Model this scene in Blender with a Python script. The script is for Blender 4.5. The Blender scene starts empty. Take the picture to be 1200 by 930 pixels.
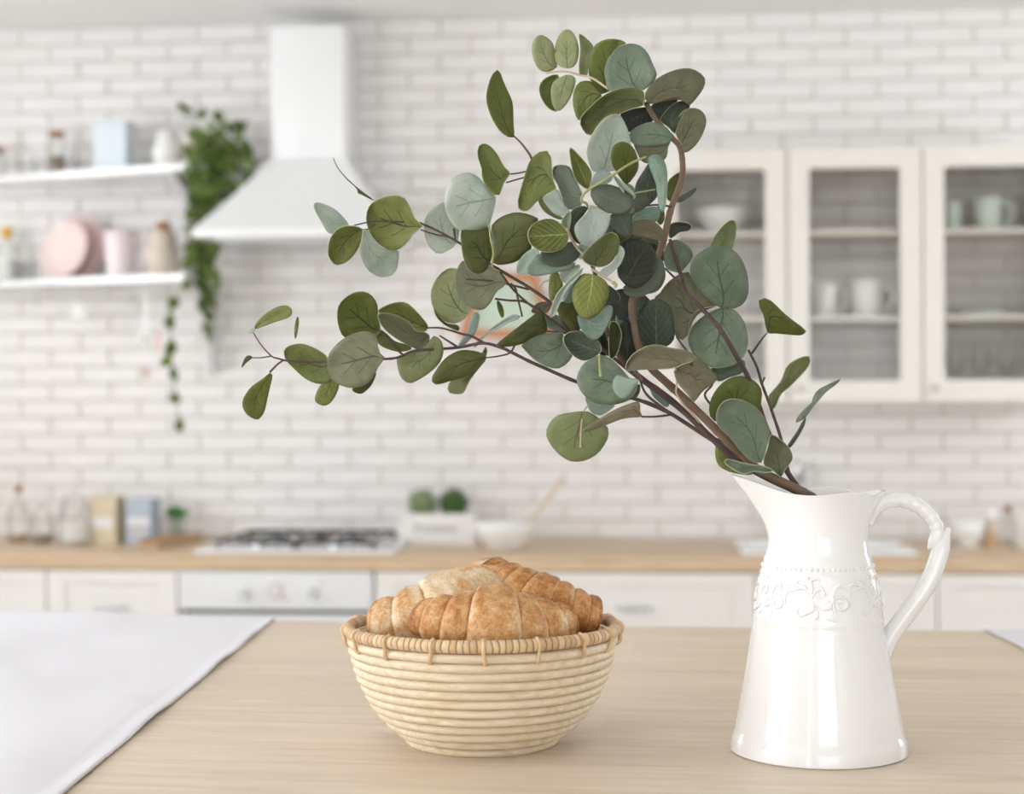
import bpy, bmesh, math, random
from mathutils import Vector, Matrix, noise
random.seed(7)
S = bpy.context.scene
COL = S.collection
# ------------------------------------------------------------------ camera
FPX = 1900.0                       # focal length in pixels of the 1200 x 930 frame
YAW, ROLL = math.radians(4.6), -0.004
CAMP = Vector((0, 0, 1.37))
RM = Matrix.Rotation(YAW, 3, 'Z') @ Matrix.Rotation(math.pi/2, 3, 'X') @ Matrix.Rotation(ROLL, 3, 'Z')
cd = bpy.data.cameras.new('camera'); cam = bpy.data.objects.new('camera', cd); COL.objects.link(cam)
cam.matrix_world = Matrix.Translation(CAMP) @ RM.to_4x4()
cd.sensor_fit = 'HORIZONTAL'; cd.sensor_width = 36; cd.lens = FPX/1200*36
cd.clip_start = 0.05; cd.clip_end = 60
cd.dof.use_dof = True; cd.dof.focus_distance = 1.555; cd.dof.aperture_fstop = 4.1
S.camera = cam
S.cycles.transparent_max_bounces = 32
def ray(px, py): return RM @ Vector(((px-600)/FPX, -(py-465)/FPX, -1))
def at(px, py, d): return CAMP + ray(px, py)*d
def onz(px, py, z):
    r = ray(px, py); return CAMP + r*((z-CAMP.z)/r.z)
def ony(px, py, y):
    r = ray(px, py); return CAMP + r*(y/r.y)
# ------------------------------------------------------------------ world and daylight through the windows
W = bpy.data.worlds.new('overcast_sky'); S.world = W; W.use_nodes = True
bg = W.node_tree.nodes['Background']; bg.inputs[0].default_value = (0.93, 0.96, 1.0, 1); bg.inputs[1].default_value = 8.9
S.view_settings.view_transform = 'Standard'; S.view_settings.look = 'None'
S.view_settings.exposure = 0.0; S.view_settings.gamma = 1.0; S.view_settings.use_curve_mapping = False
XL, XR, YB, YR, ZC = -2.9, 2.7, 5.35, -4.2, 2.625       # left, right, back, rear walls, ceiling
# unseen windows, most added and all sized to set the light: wall (L left, R rear, X right), extent along the wall, sill and head height
WINS = [('L', -1.2, 1.7, 0.45, 2.56), ('L', 2.15, 2.5, 0.45, 2.56), ('L', 3.72, 4.4, 1.15, 2.56),
        ('R', -1.9, -1.68, 0.45, 2.56), ('R', -0.3, 2.3, 0.45, 2.56), ('X', 3.45, 4.2, 1.1, 2.5)]
# unseen sheets added over some of them to dim and soften the light: wall, extent, how much light they let through
DIMMERS = [('L', -1.2, 0.28, 0.36), ('L', 0.54, 1.7, 0.36), ('R', -0.3, 2.3, 0.36)]
for s, a, b, z0, z1 in WINS:
    ld = bpy.data.lights.new('window_portal', 'AREA'); ld.shape = 'RECTANGLE'; ld.size = b-a; ld.size_y = z1-z0
    ld.cycles.is_portal = True
    lo = bpy.data.objects.new('window_portal', ld); COL.objects.link(lo)
    lo.location = {'L': (XL-0.01, (a+b)/2, (z0+z1)/2), 'X': (XR+0.01, (a+b)/2, (z0+z1)/2), 'R': ((a+b)/2, YR-0.01, (z0+z1)/2)}[s]
    lo.rotation_euler = Vector({'L': (1, 0, 0), 'X': (-1, 0, 0), 'R': (0, 1, 0)}[s]).to_track_quat('-Z', 'Y').to_euler()
# ------------------------------------------------------------------ materials
def lin(c):
    return tuple(((v/255)/12.92 if v/255 <= 0.04045 else ((v/255+0.055)/1.055)**2.4) for v in c)
def newmat(name):
    m = bpy.data.materials.new(name); m.use_nodes = True
    nt = m.node_tree; return m, nt, nt.nodes, nt.links, nt.nodes['Principled BSDF']
def mat(name, col, rough=0.5, var=0.0, scale=20, bump=0.0, bscale=200, metal=0.0, coat=0.0, spec=None, stretch=None):
    m, nt, N, L, P = newmat(name)
    c = lin(col)
    P.inputs['Base Color'].default_value = (*c, 1); P.inputs['Roughness'].default_value = rough
    P.inputs['Metallic'].default_value = metal; P.inputs['Coat Weight'].default_value = coat
    if spec is not None: P.inputs['Specular IOR Level'].default_value = spec
    tc = N.new('ShaderNodeTexCoord'); src = tc.outputs['Object']
    if stretch:
        mp = N.new('ShaderNodeMapping'); mp.inputs['Scale'].default_value = stretch; L.new(src, mp.inputs[0]); src = mp.outputs[0]
    if var:
        n = N.new('ShaderNodeTexNoise'); n.inputs['Scale'].default_value = scale; n.inputs['Detail'].default_value = 5; L.new(src, n.inputs['Vector'])
        r = N.new('ShaderNodeValToRGB'); L.new(n.outputs['Fac'], r.inputs[0])
        r.color_ramp.elements[0].position = 0.3; r.color_ramp.elements[1].position = 0.7
        r.color_ramp.elements[0].color = (*[v*(1-var) for v in c], 1); r.color_ramp.elements[1].color = (*[min(1, v*(1+var)) for v in c], 1)
        L.new(r.outputs[0], P.inputs['Base Color'])
    if bump:
        n2 = N.new('ShaderNodeTexNoise'); n2.inputs['Scale'].default_value = bscale; n2.inputs['Detail'].default_value = 4; L.new(src, n2.inputs['Vector'])
        b = N.new('ShaderNodeBump'); b.inputs['Strength'].default_value = bump; b.inputs['Distance'].default_value = 0.002
        L.new(n2.outputs['Fac'], b.inputs['Height']); L.new(b.outputs[0], P.inputs['Normal'])
    return m
def wood(name, ca, cb, plank=0.0, rough=0.45, axis='X', sc=1.0):
    """grain running along an axis, with faint staves of differing tone when plank > 0"""
    m, nt, N, L, P = newmat(name)
    tc = N.new('ShaderNodeTexCoord'); mp = N.new('ShaderNodeMapping'); L.new(tc.outputs['Object'], mp.inputs[0])
    mp.inputs['Scale'].default_value = tuple({'X': (2.0, 26, 26), 'Y': (26, 2.0, 26), 'Z': (26, 26, 2.0)}[axis][i]*sc for i in range(3))
    n = N.new('ShaderNodeTexNoise'); n.inputs['Scale'].default_value = 2.2; n.inputs['Detail'].default_value = 8; n.inputs['Distortion'].default_value = 0.6
    n.inputs['Roughness'].default_value = 0.62
    L.new(mp.outputs[0], n.inputs['Vector'])
    r = N.new('ShaderNodeValToRGB'); L.new(n.outputs['Fac'], r.inputs[0])
    r.color_ramp.elements[0].position = 0.3; r.color_ramp.elements[1].position = 0.68
    r.color_ramp.elements[0].color = (*lin(ca), 1); r.color_ramp.elements[1].color = (*lin(cb), 1)
    out = r.outputs[0]
    if plank:
        bt = N.new('ShaderNodeTexBrick'); L.new(tc.outputs['Object'], bt.inputs['Vector'])
        bt.inputs['Scale'].default_value = 1; bt.inputs['Brick Width'].default_value = 0.9; bt.inputs['Row Height'].default_value = plank
        bt.inputs['Mortar Size'].default_value = 0.0; bt.offset = 0.37
        bt.inputs['Color1'].default_value = (0.93, 0.92, 0.90, 1); bt.inputs['Color2'].default_value = (1.06, 1.06, 1.06, 1)
        mx = N.new('ShaderNodeMix'); mx.data_type = 'RGBA'; mx.blend_type = 'MULTIPLY'; mx.inputs['Factor'].default_value = 0.7
        L.new(out, mx.inputs['A']); L.new(bt.outputs['Color'], mx.inputs['B']); out = mx.outputs['Result']
    L.new(out, P.inputs['Base Color']); P.inputs['Roughness'].default_value = rough
    b = N.new('ShaderNodeBump'); b.inputs['Strength'].default_value = 0.12; b.inputs['Distance'].default_value = 0.001
    L.new(n.outputs['Fac'], b.inputs['Height']); L.new(b.outputs[0], P.inputs['Normal'])
    return m
def glass(name, tint=(0.97, 0.985, 0.98), refl=0.5):
    m, nt, N, L, P = newmat(name); N.remove(P)
    t = N.new('ShaderNodeBsdfTransparent'); t.inputs[0].default_value = (*tint, 1)
    g = N.new('ShaderNodeBsdfGlossy'); g.inputs['Roughness'].default_value = 0.03
    f = N.new('ShaderNodeFresnel'); f.inputs[0].default_value = 1.45
    mu = N.new('ShaderNodeMath'); mu.operation = 'MULTIPLY'; mu.inputs[1].default_value = refl; L.new(f.outputs[0], mu.inputs[0])
    x = N.new('ShaderNodeMixShader'); L.new(mu.outputs[0], x.inputs[0]); L.new(t.outputs[0], x.inputs[1]); L.new(g.outputs[0], x.inputs[2])
    L.new(x.outputs[0], N['Material Output'].inputs[0]); return m
def leafmat(name, ca, cb, vein, vmode=1.0, rough=0.5, transl=0.18):
    """ca / cb mottled blade colours, vein colour; UV.x runs along the midrib, UV.y across"""
    m, nt, N, L, P = newmat(name)
    def M(op, a, b=None, c=None):
        n = N.new('ShaderNodeMath'); n.operation = op
        for i, v in enumerate((a, b, c)):
            if v is None: continue
            if isinstance(v, (int, float)): n.inputs[i].default_value = v
            else: L.new(v, n.inputs[i])
        return n.outputs[0]
    tc = N.new('ShaderNodeTexCoord'); oi = N.new('ShaderNodeObjectInfo')
    n1 = N.new('ShaderNodeTexNoise'); n1.inputs['Scale'].default_value = 60; n1.inputs['Detail'].default_value = 6; L.new(tc.outputs['Object'], n1.inputs['Vector'])
    n2 = N.new('ShaderNodeTexNoise'); n2.inputs['Scale'].default_value = 900; n2.inputs['Detail'].default_value = 2; L.new(tc.outputs['Object'], n2.inputs['Vector'])
    f = M('ADD', M('MULTIPLY', n1.outputs['Fac'], 0.65), M('MULTIPLY', n2.outputs['Fac'], 0.35))
    f = M('ADD', f, M('MULTIPLY', M('SUBTRACT', oi.outputs['Random'], 0.5), 0.35))
    r = N.new('ShaderNodeValToRGB'); L.new(f, r.inputs[0]); r.color_ramp.elements[0].position = 0.37; r.color_ramp.elements[1].position = 0.64
    r.color_ramp.elements[0].color = (*lin(ca), 1); r.color_ramp.elements[1].color = (*lin(cb), 1)
    sp = N.new('ShaderNodeSeparateXYZ'); L.new(tc.outputs['UV'], sp.inputs[0])
    u, v = sp.outputs[0], sp.outputs[1]
    av = M('ABSOLUTE', M('SUBTRACT', v, 0.5))
    w = M('MULTIPLY', M('SUBTRACT', 1.12, u), 0.026)
    mid = M('MULTIPLY', M('LESS_THAN', av, w), M('LESS_THAN', u, 0.9 if vmode > 1 else 0.68))
    k = M('FRACT', M('MULTIPLY', M('SUBTRACT', u, M('MULTIPLY', av, 0.75)), 5.0 if vmode <= 1 else 8.0))
    side = M('LESS_THAN', M('ABSOLUTE', M('SUBTRACT', k, 0.5)), 0.055 if vmode <= 1 else 0.075)
    side = M('MULTIPLY', side, M('MULTIPLY', M('LESS_THAN', av, 0.24 if vmode <= 1 else 0.45), M('GREATER_THAN', u, 0.14)))
    side = M('MULTIPLY', side, M('LESS_THAN', u, 0.66 if vmode <= 1 else 0.95))
    vf = M('MINIMUM', M('ADD', M('MULTIPLY', mid, 0.9 if vmode <= 1 else 0.7), M('MULTIPLY', side, 0.6 if vmode <= 1 else 0.4)), 0.85)
    mx = N.new('ShaderNodeMix'); mx.data_type = 'RGBA'; L.new(vf, mx.inputs['Factor']); L.new(r.outputs[0], mx.inputs['A']); mx.inputs['B'].default_value = (*lin(vein), 1)
    col = mx.outputs['Result']
    L.new(col, P.inputs['Base Color']); P.inputs['Roughness'].default_value = rough; P.inputs['Specular IOR Level'].default_value = 0.3
    b = N.new('ShaderNodeBump'); b.inputs['Strength'].default_value = 0.25; b.inputs['Distance'].default_value = 0.0008
    L.new(M('SUBTRACT', M('MULTIPLY', n1.outputs['Fac'], 0.6), M('MULTIPLY', vf, 0.5)), b.inputs['Height']); L.new(b.outputs[0], P.inputs['Normal'])
    t = N.new('ShaderNodeBsdfTranslucent'); L.new(col, t.inputs[0])
    x = N.new('ShaderNodeMixShader'); x.inputs[0].default_value = transl
    L.new(P.outputs[0], x.inputs[1]); L.new(t.outputs[0], x.inputs[2]); L.new(x.outputs[0], N['Material Output'].inputs[0])
    return m
MT = dict(
    brick=mat('white_brick', (240, 237, 235), 0.32, 0.035, 8, 0.25, 60),
    mortar=mat('pale_mortar', (214, 207, 197), 0.9, 0.04, 40, 0.3, 150),
    plaster=mat('white_plaster', (247, 246, 244), 0.85, 0.012, 3),
    sidewall=mat('warm_white_wall', (238, 237, 235), 0.85, 0.012, 3),
    floor=wood('floor_oak', (200, 188, 172), (222, 212, 198), 0.14, 0.4, 'Y'),
    table=wood('pale_ash_top', (214, 194, 168), (232, 217, 196), 0.085, 0.42, 'X'),
    counter=wood('oak_worktop', (196, 168, 134), (220, 196, 164), 0.05, 0.4, 'X'),
    cream=mat('cream_lacquer', (235, 231, 223), 0.4, 0.01, 4),
    drawer=mat('ivory_lacquer', (236, 233, 229), 0.4, 0.01, 4),
    gap=mat('shadow_gap_grey', (120, 116, 112), 0.8),
    enamel=mat('white_enamel', (244, 245, 246), 0.22, 0.0, 1, coat=0.3),
    ovenwhite=mat('cool_white_enamel', (231, 232, 233), 0.3),
    iron=mat('black_cast_iron', (38, 38, 42), 0.55, 0.1, 40),
    darkglass=mat('dark_oven_glass', (60, 62, 64), 0.1),
    chrome=mat('brushed_chrome', (205, 207, 210), 0.3, metal=1.0),
    ceramic=mat('glazed_white_ceramic', (250, 249, 248), 0.12, 0.0, 1, coat=0.6),
    ceramic2=mat('white_stoneware', (242, 241, 238), 0.3),
    mint=mat('mint_glaze', (212, 224, 216), 0.3),
    pink=mat('pink_glaze', (242, 220, 215), 0.35, 0.02, 10),
    pink2=mat('rose_glaze', (230, 200, 196), 0.35, 0.02, 10),
    blush=mat('blush_mug_glaze', (240, 226, 228), 0.35, 0.02, 10),
    cork=mat('cork_wood', (178, 132, 98), 0.7, 0.1, 60),
    beige=mat('beige_stoneware', (216, 202, 186), 0.6, 0.06, 30),
    nuts=mat('brown_grain', (150, 132, 112), 0.9, 0.2, 150, 0.6, 200),
    beans=mat('tan_grain', (196, 160, 128), 0.9, 0.2, 150, 0.6, 200),
    flour=mat('white_flour', (240, 238, 234), 0.9, 0.02, 60),
    tinblue=mat('pale_blue_tin', (222, 232, 238), 0.35), tinshade=mat('blue_tin_shaded', (168, 192, 206), 0.35),  # second tin colour has the side's shade put in; assigned nowhere
    kraft=mat('kraft_card', (212, 200, 172), 0.7, 0.04, 40), kraftshade=mat('kraft_card_shaded', (128, 112, 74), 0.7),  # dark copy holds the card's shaded side in its colour; unused
    slate=mat('blue_grey_card', (180, 191, 204), 0.6, 0.04, 40), slateshade=mat('blue_grey_shaded', (96, 106, 116), 0.6),  # darker copy is the same card with shade in its colour; unused
    paper=mat('label_paper', (232, 230, 232), 0.8), ink=mat('grey_print', (150, 148, 146), 0.8),
    yellow=mat('yellow_lid', (222, 178, 72), 0.4),
    glass=glass('clear_glass', (0.985, 0.99, 0.985), 0.35), pane=glass('cabinet_glass', (0.98, 0.975, 0.965), 0.4),
    ivy=mat('ivy_leaf', (108, 130, 62), 0.5, 0.5, 22), ivystem=mat('ivy_vine', (104, 112, 62), 0.7),
    herb=mat('herb_leaf', (78, 138, 62), 0.5, 0.3, 60),
    ballpale=mat('pale_succulent', (140, 154, 112), 0.7, 0.3, 120), balldark=mat('dark_box_ball', (72, 104, 48), 0.7, 0.35, 120),
    tray=wood('brown_board', (186, 150, 114), (210, 178, 142), 0, 0.5, 'Y'), orangewood=mat('orange_wood', (206, 142, 100), 0.5, 0.06, 30),
    printmint=mat('mint_print', (206, 226, 208), 0.8, 0.06, 12),
    linen=mat('white_linen', (236, 235, 240), 0.95, 0.015, 500, 0.35, 1400, spec=0.1),
    rattan=wood('pale_rattan', (216, 192, 154), (240, 225, 200), 0, 0.45, 'X', 3.0),
    binding=mat('rattan_binding', (222, 190, 146), 0.5, 0.14, 160),
    spoon=mat('spoon_wood', (222, 200, 168), 0.6, 0.05, 40),
    stem1=mat('brown_stem', (112, 90, 70), 0.6, 0.22, 60, 0.3, 300), stem2=mat('purple_brown_stem', (80, 62, 60), 0.6, 0.25, 60, 0.3, 300),
    stem3=mat('dark_twig', (84, 66, 58), 0.6, 0.2, 60), stem4=mat('green_twig', (156, 160, 104), 0.55, 0.12, 80), stem5=mat('tan_twig', (196, 176, 150), 0.6, 0.1, 80),
)
LM = dict(
    o=leafmat('leaf_olive', (96, 105, 48), (126, 132, 72), (56, 58, 32)),
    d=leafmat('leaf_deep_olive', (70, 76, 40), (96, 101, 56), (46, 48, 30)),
    v=leafmat('leaf_veined_olive', (92, 102, 42), (122, 130, 64), (178, 178, 122), 2),
    l=leafmat('leaf_light_olive', (126, 136, 92), (154, 160, 116), (96, 98, 70)),
    g=leafmat('leaf_grey_olive', (110, 112, 86), (138, 138, 110), (84, 80, 66)),
    s=leafmat('leaf_sage', (110, 126, 104), (144, 157, 136), (82, 92, 78)),
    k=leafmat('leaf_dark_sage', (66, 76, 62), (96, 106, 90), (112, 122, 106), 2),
    m=leafmat('leaf_mint', (164, 180, 164), (196, 207, 193), (146, 164, 148)),
    t=leafmat('leaf_teal', (114, 138, 122), (152, 172, 156), (158, 180, 166), 2),
    b=leafmat('leaf_blue_mint', (150, 168, 160), (186, 198, 190), (208, 218, 208), 2),
    n=leafmat('leaf_brown_grey', (112, 106, 84), (140, 133, 108), (94, 76, 56)),
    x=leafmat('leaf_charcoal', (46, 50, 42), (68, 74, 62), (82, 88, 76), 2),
)
RIMM = mat('leaf_pale_edge', (168, 172, 136), 0.6)
def wrapmat():
    m, nt, N, L, P = newmat('wound_rattan_binding')
    tc = N.new('ShaderNodeTexCoord'); sp = N.new('ShaderNodeSeparateXYZ'); L.new(tc.outputs['Object'], sp.inputs[0])
    def M(op, a, b=0.0):
        n = N.new('ShaderNodeMath'); n.operation = op
        for i, v in enumerate((a, b)):
            if isinstance(v, (int, float)): n.inputs[i].default_value = v
            else: L.new(v, n.inputs[i])
        return n.outputs[0]
    n1 = N.new('ShaderNodeTexNoise'); n1.inputs['Scale'].default_value = 70; L.new(tc.outputs['Object'], n1.inputs['Vector'])
    an = M('ADD', M('MULTIPLY', M('ARCTAN2', sp.outputs[1], sp.outputs[0]), 132/(2*math.pi)), M('MULTIPLY', n1.outputs['Fac'], 0.7))
    fr = M('FRACT', an); cell = M('FLOOR', an)
    wn = N.new('ShaderNodeTexWhiteNoise'); wn.noise_dimensions = '1D'; L.new(cell, wn.inputs['W'])
    r = N.new('ShaderNodeValToRGB'); L.new(wn.outputs['Value'], r.inputs[0])
    r.color_ramp.elements[0].color = (*lin((206, 168, 124)), 1); r.color_ramp.elements[1].color = (*lin((232, 204, 164)), 1)
    gr = M('ABSOLUTE', M('SUBTRACT', fr, 0.5))
    dk = N.new('ShaderNodeMapRange'); L.new(gr, dk.inputs[0]); dk.inputs[1].default_value = 0.36; dk.inputs[2].default_value = 0.5
    mx = N.new('ShaderNodeMix'); mx.data_type = 'RGBA'; L.new(dk.outputs[0], mx.inputs['Factor']); L.new(r.outputs[0], mx.inputs['A']); mx.inputs['B'].default_value = (*lin((146, 108, 72)), 1)
    L.new(mx.outputs['Result'], P.inputs['Base Color']); P.inputs['Roughness'].default_value = 0.5
    b = N.new('ShaderNodeBump'); b.inputs['Strength'].default_value = 0.9; b.inputs['Distance'].default_value = 0.0012; b.invert = True
    L.new(M('POWER', M('MULTIPLY', gr, 2.0), 3.0), b.inputs['Height']); L.new(b.outputs[0], P.inputs['Normal'])
    return m
MT['wrap'] = wrapmat()
# ------------------------------------------------------------------ geometry helpers
class MB:
    def __init__(s): s.v = []; s.f = []
    def add(s, vs, fs):
        o = len(s.v); s.v += [Vector(p) for p in vs]; s.f += [tuple(i+o for i in f) for f in fs]; return s
    def box(s, a, b, bev=0.0):
        (x0, y0, z0), (x1, y1, z1) = a, b
        if bev <= 0:
            return s.add([(x0,y0,z0),(x1,y0,z0),(x1,y1,z0),(x0,y1,z0),(x0,y0,z1),(x1,y0,z1),(x1,y1,z1),(x0,y1,z1)],
                         [(0,3,2,1),(4,5,6,7),(0,1,5,4),(1,2,6,5),(2,3,7,6),(3,0,4,7)])
        bm = bmesh.new(); bmesh.ops.create_cube(bm, size=1)
        for v in bm.verts: v.co = Vector(((x0+x1)/2+v.co.x*(x1-x0), (y0+y1)/2+v.co.y*(y1-y0), (z0+z1)/2+v.co.z*(z1-z0)))
        bmesh.ops.bevel(bm, geom=list(bm.edges), offset=bev, segments=2, affect='EDGES', profile=0.6)
        bm.verts.index_update(); vs = [v.co.copy() for v in bm.verts]; fs = [tuple(v.index for v in f.verts) for f in bm.faces]; bm.free()
        return s.add(vs, fs)
    def lathe(s, prof, n=32, c=(0, 0, 0), mtx=None):
        vs, fs, rows = [], [], []
        for r, z in prof:
            if r < 1e-6: rows.append([len(vs)]); vs.append(Vector((0, 0, z)))
            else:
                rows.append(list(range(len(vs), len(vs)+n)))
                vs += [Vector((r*math.cos(2*math.pi*i/n), r*math.sin(2*math.pi*i/n), z)) for i in range(n)]
        for a, b in zip(rows, rows[1:]):
            for i in range(n):
                j = (i+1) % n
                if len(a) == 1 and len(b) > 1: fs.append((a[0], b[j], b[i]))
                elif len(b) == 1 and len(a) > 1: fs.append((a[i], a[j], b[0]))
                elif len(a) > 1: fs.append((a[i], a[j], b[j], b[i]))
        if mtx: vs = [mtx @ p for p in vs]
        return s.add([p+Vector(c) for p in vs], fs)
    def tube(s, pts, rad, n=8, cap=True, closed=False, flat=None):
        pts = [Vector(p) for p in pts]; N = len(pts)
        rad = rad if isinstance(rad, (list, tuple)) else [rad]*N
        vs, fs = [], []; up = None
        for i, p in enumerate(pts):
            if closed: t = pts[(i+1) % N]-pts[i-1]
            else: t = pts[min(i+1, N-1)]-pts[max(i-1, 0)]
            t.normalize()
            if up is None:
                up = t.orthogonal() if flat is None else (Vector(flat)-t*t.dot(Vector(flat)))
            up = (up-t*up.dot(t)); up.normalize(); bi = t.cross(up)
            for k in range(n):
                a = 2*math.pi*k/n; vs.append(p+(up*math.cos(a)+bi*math.sin(a))*rad[i])
        for i in range(N if closed else N-1):
            j = (i+1) % N
            for k in range(n):
                l = (k+1) % n; fs.append((i*n+k, i*n+l, j*n+l, j*n+k))
        if cap and not closed:
            fs.append(tuple(range(n))[::-1]); fs.append(tuple(range((N-1)*n, N*n)))
        return s.add(vs, fs)
    def prism(s, poly, z0, z1):
        n = len(poly); vs = [(x, y, z0) for x, y in poly]+[(x, y, z1) for x, y in poly]
        return s.add(vs, [tuple(range(n))[::-1], tuple(range(n, 2*n))]+[(i, (i+1) % n, n+(i+1) % n, n+i) for i in range(n)])
    def xf(s, m):
        s.v = [m @ p for p in s.v]; return s
    def build(s, name, m, parent=None, world=True, smooth=False, angle=None):
        me = bpy.data.meshes.new(name)
        o = Vector((0, 0, 0))
        if parent is not None and world: o = parent.location.copy()
        me.from_pydata([tuple(p-o) for p in s.v], [], s.f); me.validate(); 
        bm = bmesh.new(); bm.from_mesh(me); bmesh.ops.recalc_face_normals(bm, faces=bm.faces); bm.to_mesh(me); bm.free()
        me.materials.append(m)
        if smooth:
            me.polygons.foreach_set('use_smooth', [True]*len(me.polygons))
            if angle: me.set_sharp_from_angle(angle=math.radians(angle))
        ob = bpy.data.objects.new(name, me); COL.objects.link(ob)
        if parent is not None: ob.parent = parent
        return ob
def tag(o, label, cat=None, group=None, kind=None):
    if label: o['label'] = label
    if cat: o['category'] = cat
    if group: o['group'] = group
    if kind: o['kind'] = kind
    return o
def thing(name, loc, label, cat, group=None, rz=0.0):
    o = bpy.data.objects.new(name, None); o.empty_display_size = 0.05; COL.objects.link(o)
    o.location = loc; o.rotation_euler = (0, 0, rz); return tag(o, label, cat, group)
def struct(o, label):
    o['kind'] = 'structure'; o['label'] = label; return o
def crspline(P, m=6, closed=False):
    P = [Vector(p) for p in P]; n = len(P); out = []
    for i in range(n if closed else n-1):
        if closed: a, b, c, d = P[i-1], P[i], P[(i+1) % n], P[(i+2) % n]
        else: a, b, c, d = P[max(i-1, 0)], P[i], P[i+1], P[min(i+2, n-1)]
        for k in range(m):
            t = k/m
            out.append(0.5*((2*b)+(c-a)*t+(2*a-5*b+4*c-d)*t*t+(3*b-a-3*c+d)*t**3))
    if not closed: out.append(P[-1])
    return out
# ================================================================== the room
struct(MB().box((XL-0.2, YR-0.2, -0.1), (XR+0.2, YB+0.2, 0)).build('floor', MT['floor']), 'light oak kitchen floor')
struct(MB().box((XL-0.2, YR-0.2, ZC), (XR+0.2, YB+0.2, ZC+0.1)).build('ceiling', MT['plaster']), 'smooth white kitchen ceiling')
def holed_wall(name, side, label):
    """a wall with openings for the added windows, built from piers, sills and lintels"""
    mb = MB(); ws = sorted((a, b, z0, z1) for s, a, b, z0, z1 in WINS if s == side)
    lo, hi = (XL, XR) if side == 'R' else (YR-0.2, YB+0.2)
    def bx(a, b, z0, z1):
        if side == 'L': mb.box((XL-0.12, a, z0), (XL, b, z1))
        elif side == 'X': mb.box((XR, a, z0), (XR+0.12, b, z1))
        else: mb.box((a, YR-0.12, z0), (b, YR, z1))
    cur = lo
    for a, b, z0, z1 in ws:
        bx(cur, a, 0, ZC); bx(a, b, 0, z0); bx(a, b, z1, ZC); cur = b
    bx(cur, hi, 0, ZC)
    struct(mb.build(name, MT['sidewall']), label)
holed_wall('wall_left', 'L', 'white side wall with three unseen windows sized for the light')
holed_wall('wall_rear', 'R', 'white wall with two unseen windows added for light, facing the kitchen')
holed_wall('wall_right', 'X', 'white side wall with one unseen window added for light')
for i, (s, a, b, z0, z1) in enumerate(WINS):
    mb = MB(); w = 0.025; mid = (a+b)/2
    bars = [(a, a+w, z0, z1), (b-w, b, z0, z1), (a+w, b-w, z0, z0+w), (a+w, b-w, z1-w, z1)]
    if b-a > 0.6: bars.append((mid-0.02, mid+0.02, z0+w, z1-w))
    for p, q, r, t in bars:
        if s == 'L': mb.box((XL-0.09, p, r), (XL-0.05, q, t))
        elif s == 'X': mb.box((XR+0.05, p, r), (XR+0.09, q, t))
        else: mb.box((p, YR-0.09, r), (q, YR-0.05, t))
    struct(mb.build('window_%d' % (i+1), MT['plaster']), 'white frame of an unseen window sized for the light')
def dimmermat(name, t):
    m, nt, N, L, P = newmat(name); N.remove(P)
    x = N.new('ShaderNodeBsdfTransparent'); x.inputs[0].default_value = (t, t, t, 1)
    d = N.new('ShaderNodeBsdfDiffuse'); d.inputs[0].default_value = (0.8, 0.8, 0.8, 1)
    a = N.new('ShaderNodeAddShader'); k = N.new('ShaderNodeMixShader'); k.inputs[0].default_value = 1-t*1.05
    x.inputs[0].default_value = (1, 1, 1, 1); L.new(x.outputs[0], k.inputs[1]); L.new(d.outputs[0], k.inputs[2]); N.remove(a)
    L.new(k.outputs[0], N['Material Output'].inputs[0]); return m
for i, (s, a, b, t) in enumerate(DIMMERS):
    mb = MB(); z0, z1 = 0.45, 2.56
    if s == 'L': mb.box((XL-0.03, a, z0), (XL-0.029, b, z1))
    elif s == 'X': mb.box((XR+0.029, a, z0), (XR+0.03, b, z1))
    else: mb.box((a, YR-0.03, z0), (b, YR-0.029, z1))
    bl = mb.build('window_%d' % (len(WINS)+1+i), dimmermat('dimming_sheet_%d' % i, math.sqrt(t))); struct(bl, 'unseen white sheet added to dim a window')  # added sheet that dims the daylight, numbered on from the windows
# brick wall: mortar bed plus single bricks standing proud of it
BW, BH, JT = 0.2045, 0.0573, 0.0062
wall = struct(MB().box((XL, YB, 0), (XR, YB+0.2, ZC)).build('wall_back', MT['mortar']), 'white glazed brick wall behind the worktop')
def brick_mb(w, h, d=0.007, c=0.0022):
    mb = MB(); x, z = w/2, h/2
    vs = [(-x, 0, -z), (x, 0, -z), (x, 0, z), (-x, 0, z), (-x, -d+c, -z), (x, -d+c, -z), (x, -d+c, z), (-x, -d+c, z),
          (-x+c, -d, -z+c), (x-c, -d, -z+c), (x-c, -d, z-c), (-x+c, -d, z-c)]
    fs = [(8, 9, 10, 11)]
    for k in range(4):
        l = (k+1) % 4; fs += [(k, l, 4+l, 4+k), (4+k, 4+l, 8+l, 8+k)]
    return mb.add(vs, fs)
b0 = brick_mb(BW-JT, BH-JT).build('brick', MT['brick'], wall)
BME = b0.data
P0 = ony(24, 28, YB)                    # a joint that can be read off the photograph
rows = range(0, int((ZC-0.88)/BH)+1)
ztop = ZC
cand = []; cuts = []
HID = [(755, 170, 1300, 478), (235, 20, 500, 285), (0, 120, 300, 200), (0, 240, 215, 330), (500, 60, 900, 420), (380, 200, 560, 330), (300, 340, 600, 440), (640, 420, 900, 560)]
def proj(p):
    q = RM.transposed() @ (Vector(p)-CAMP); return 600+FPX*q.x/-q.z, 465-FPX*q.y/-q.z
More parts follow.
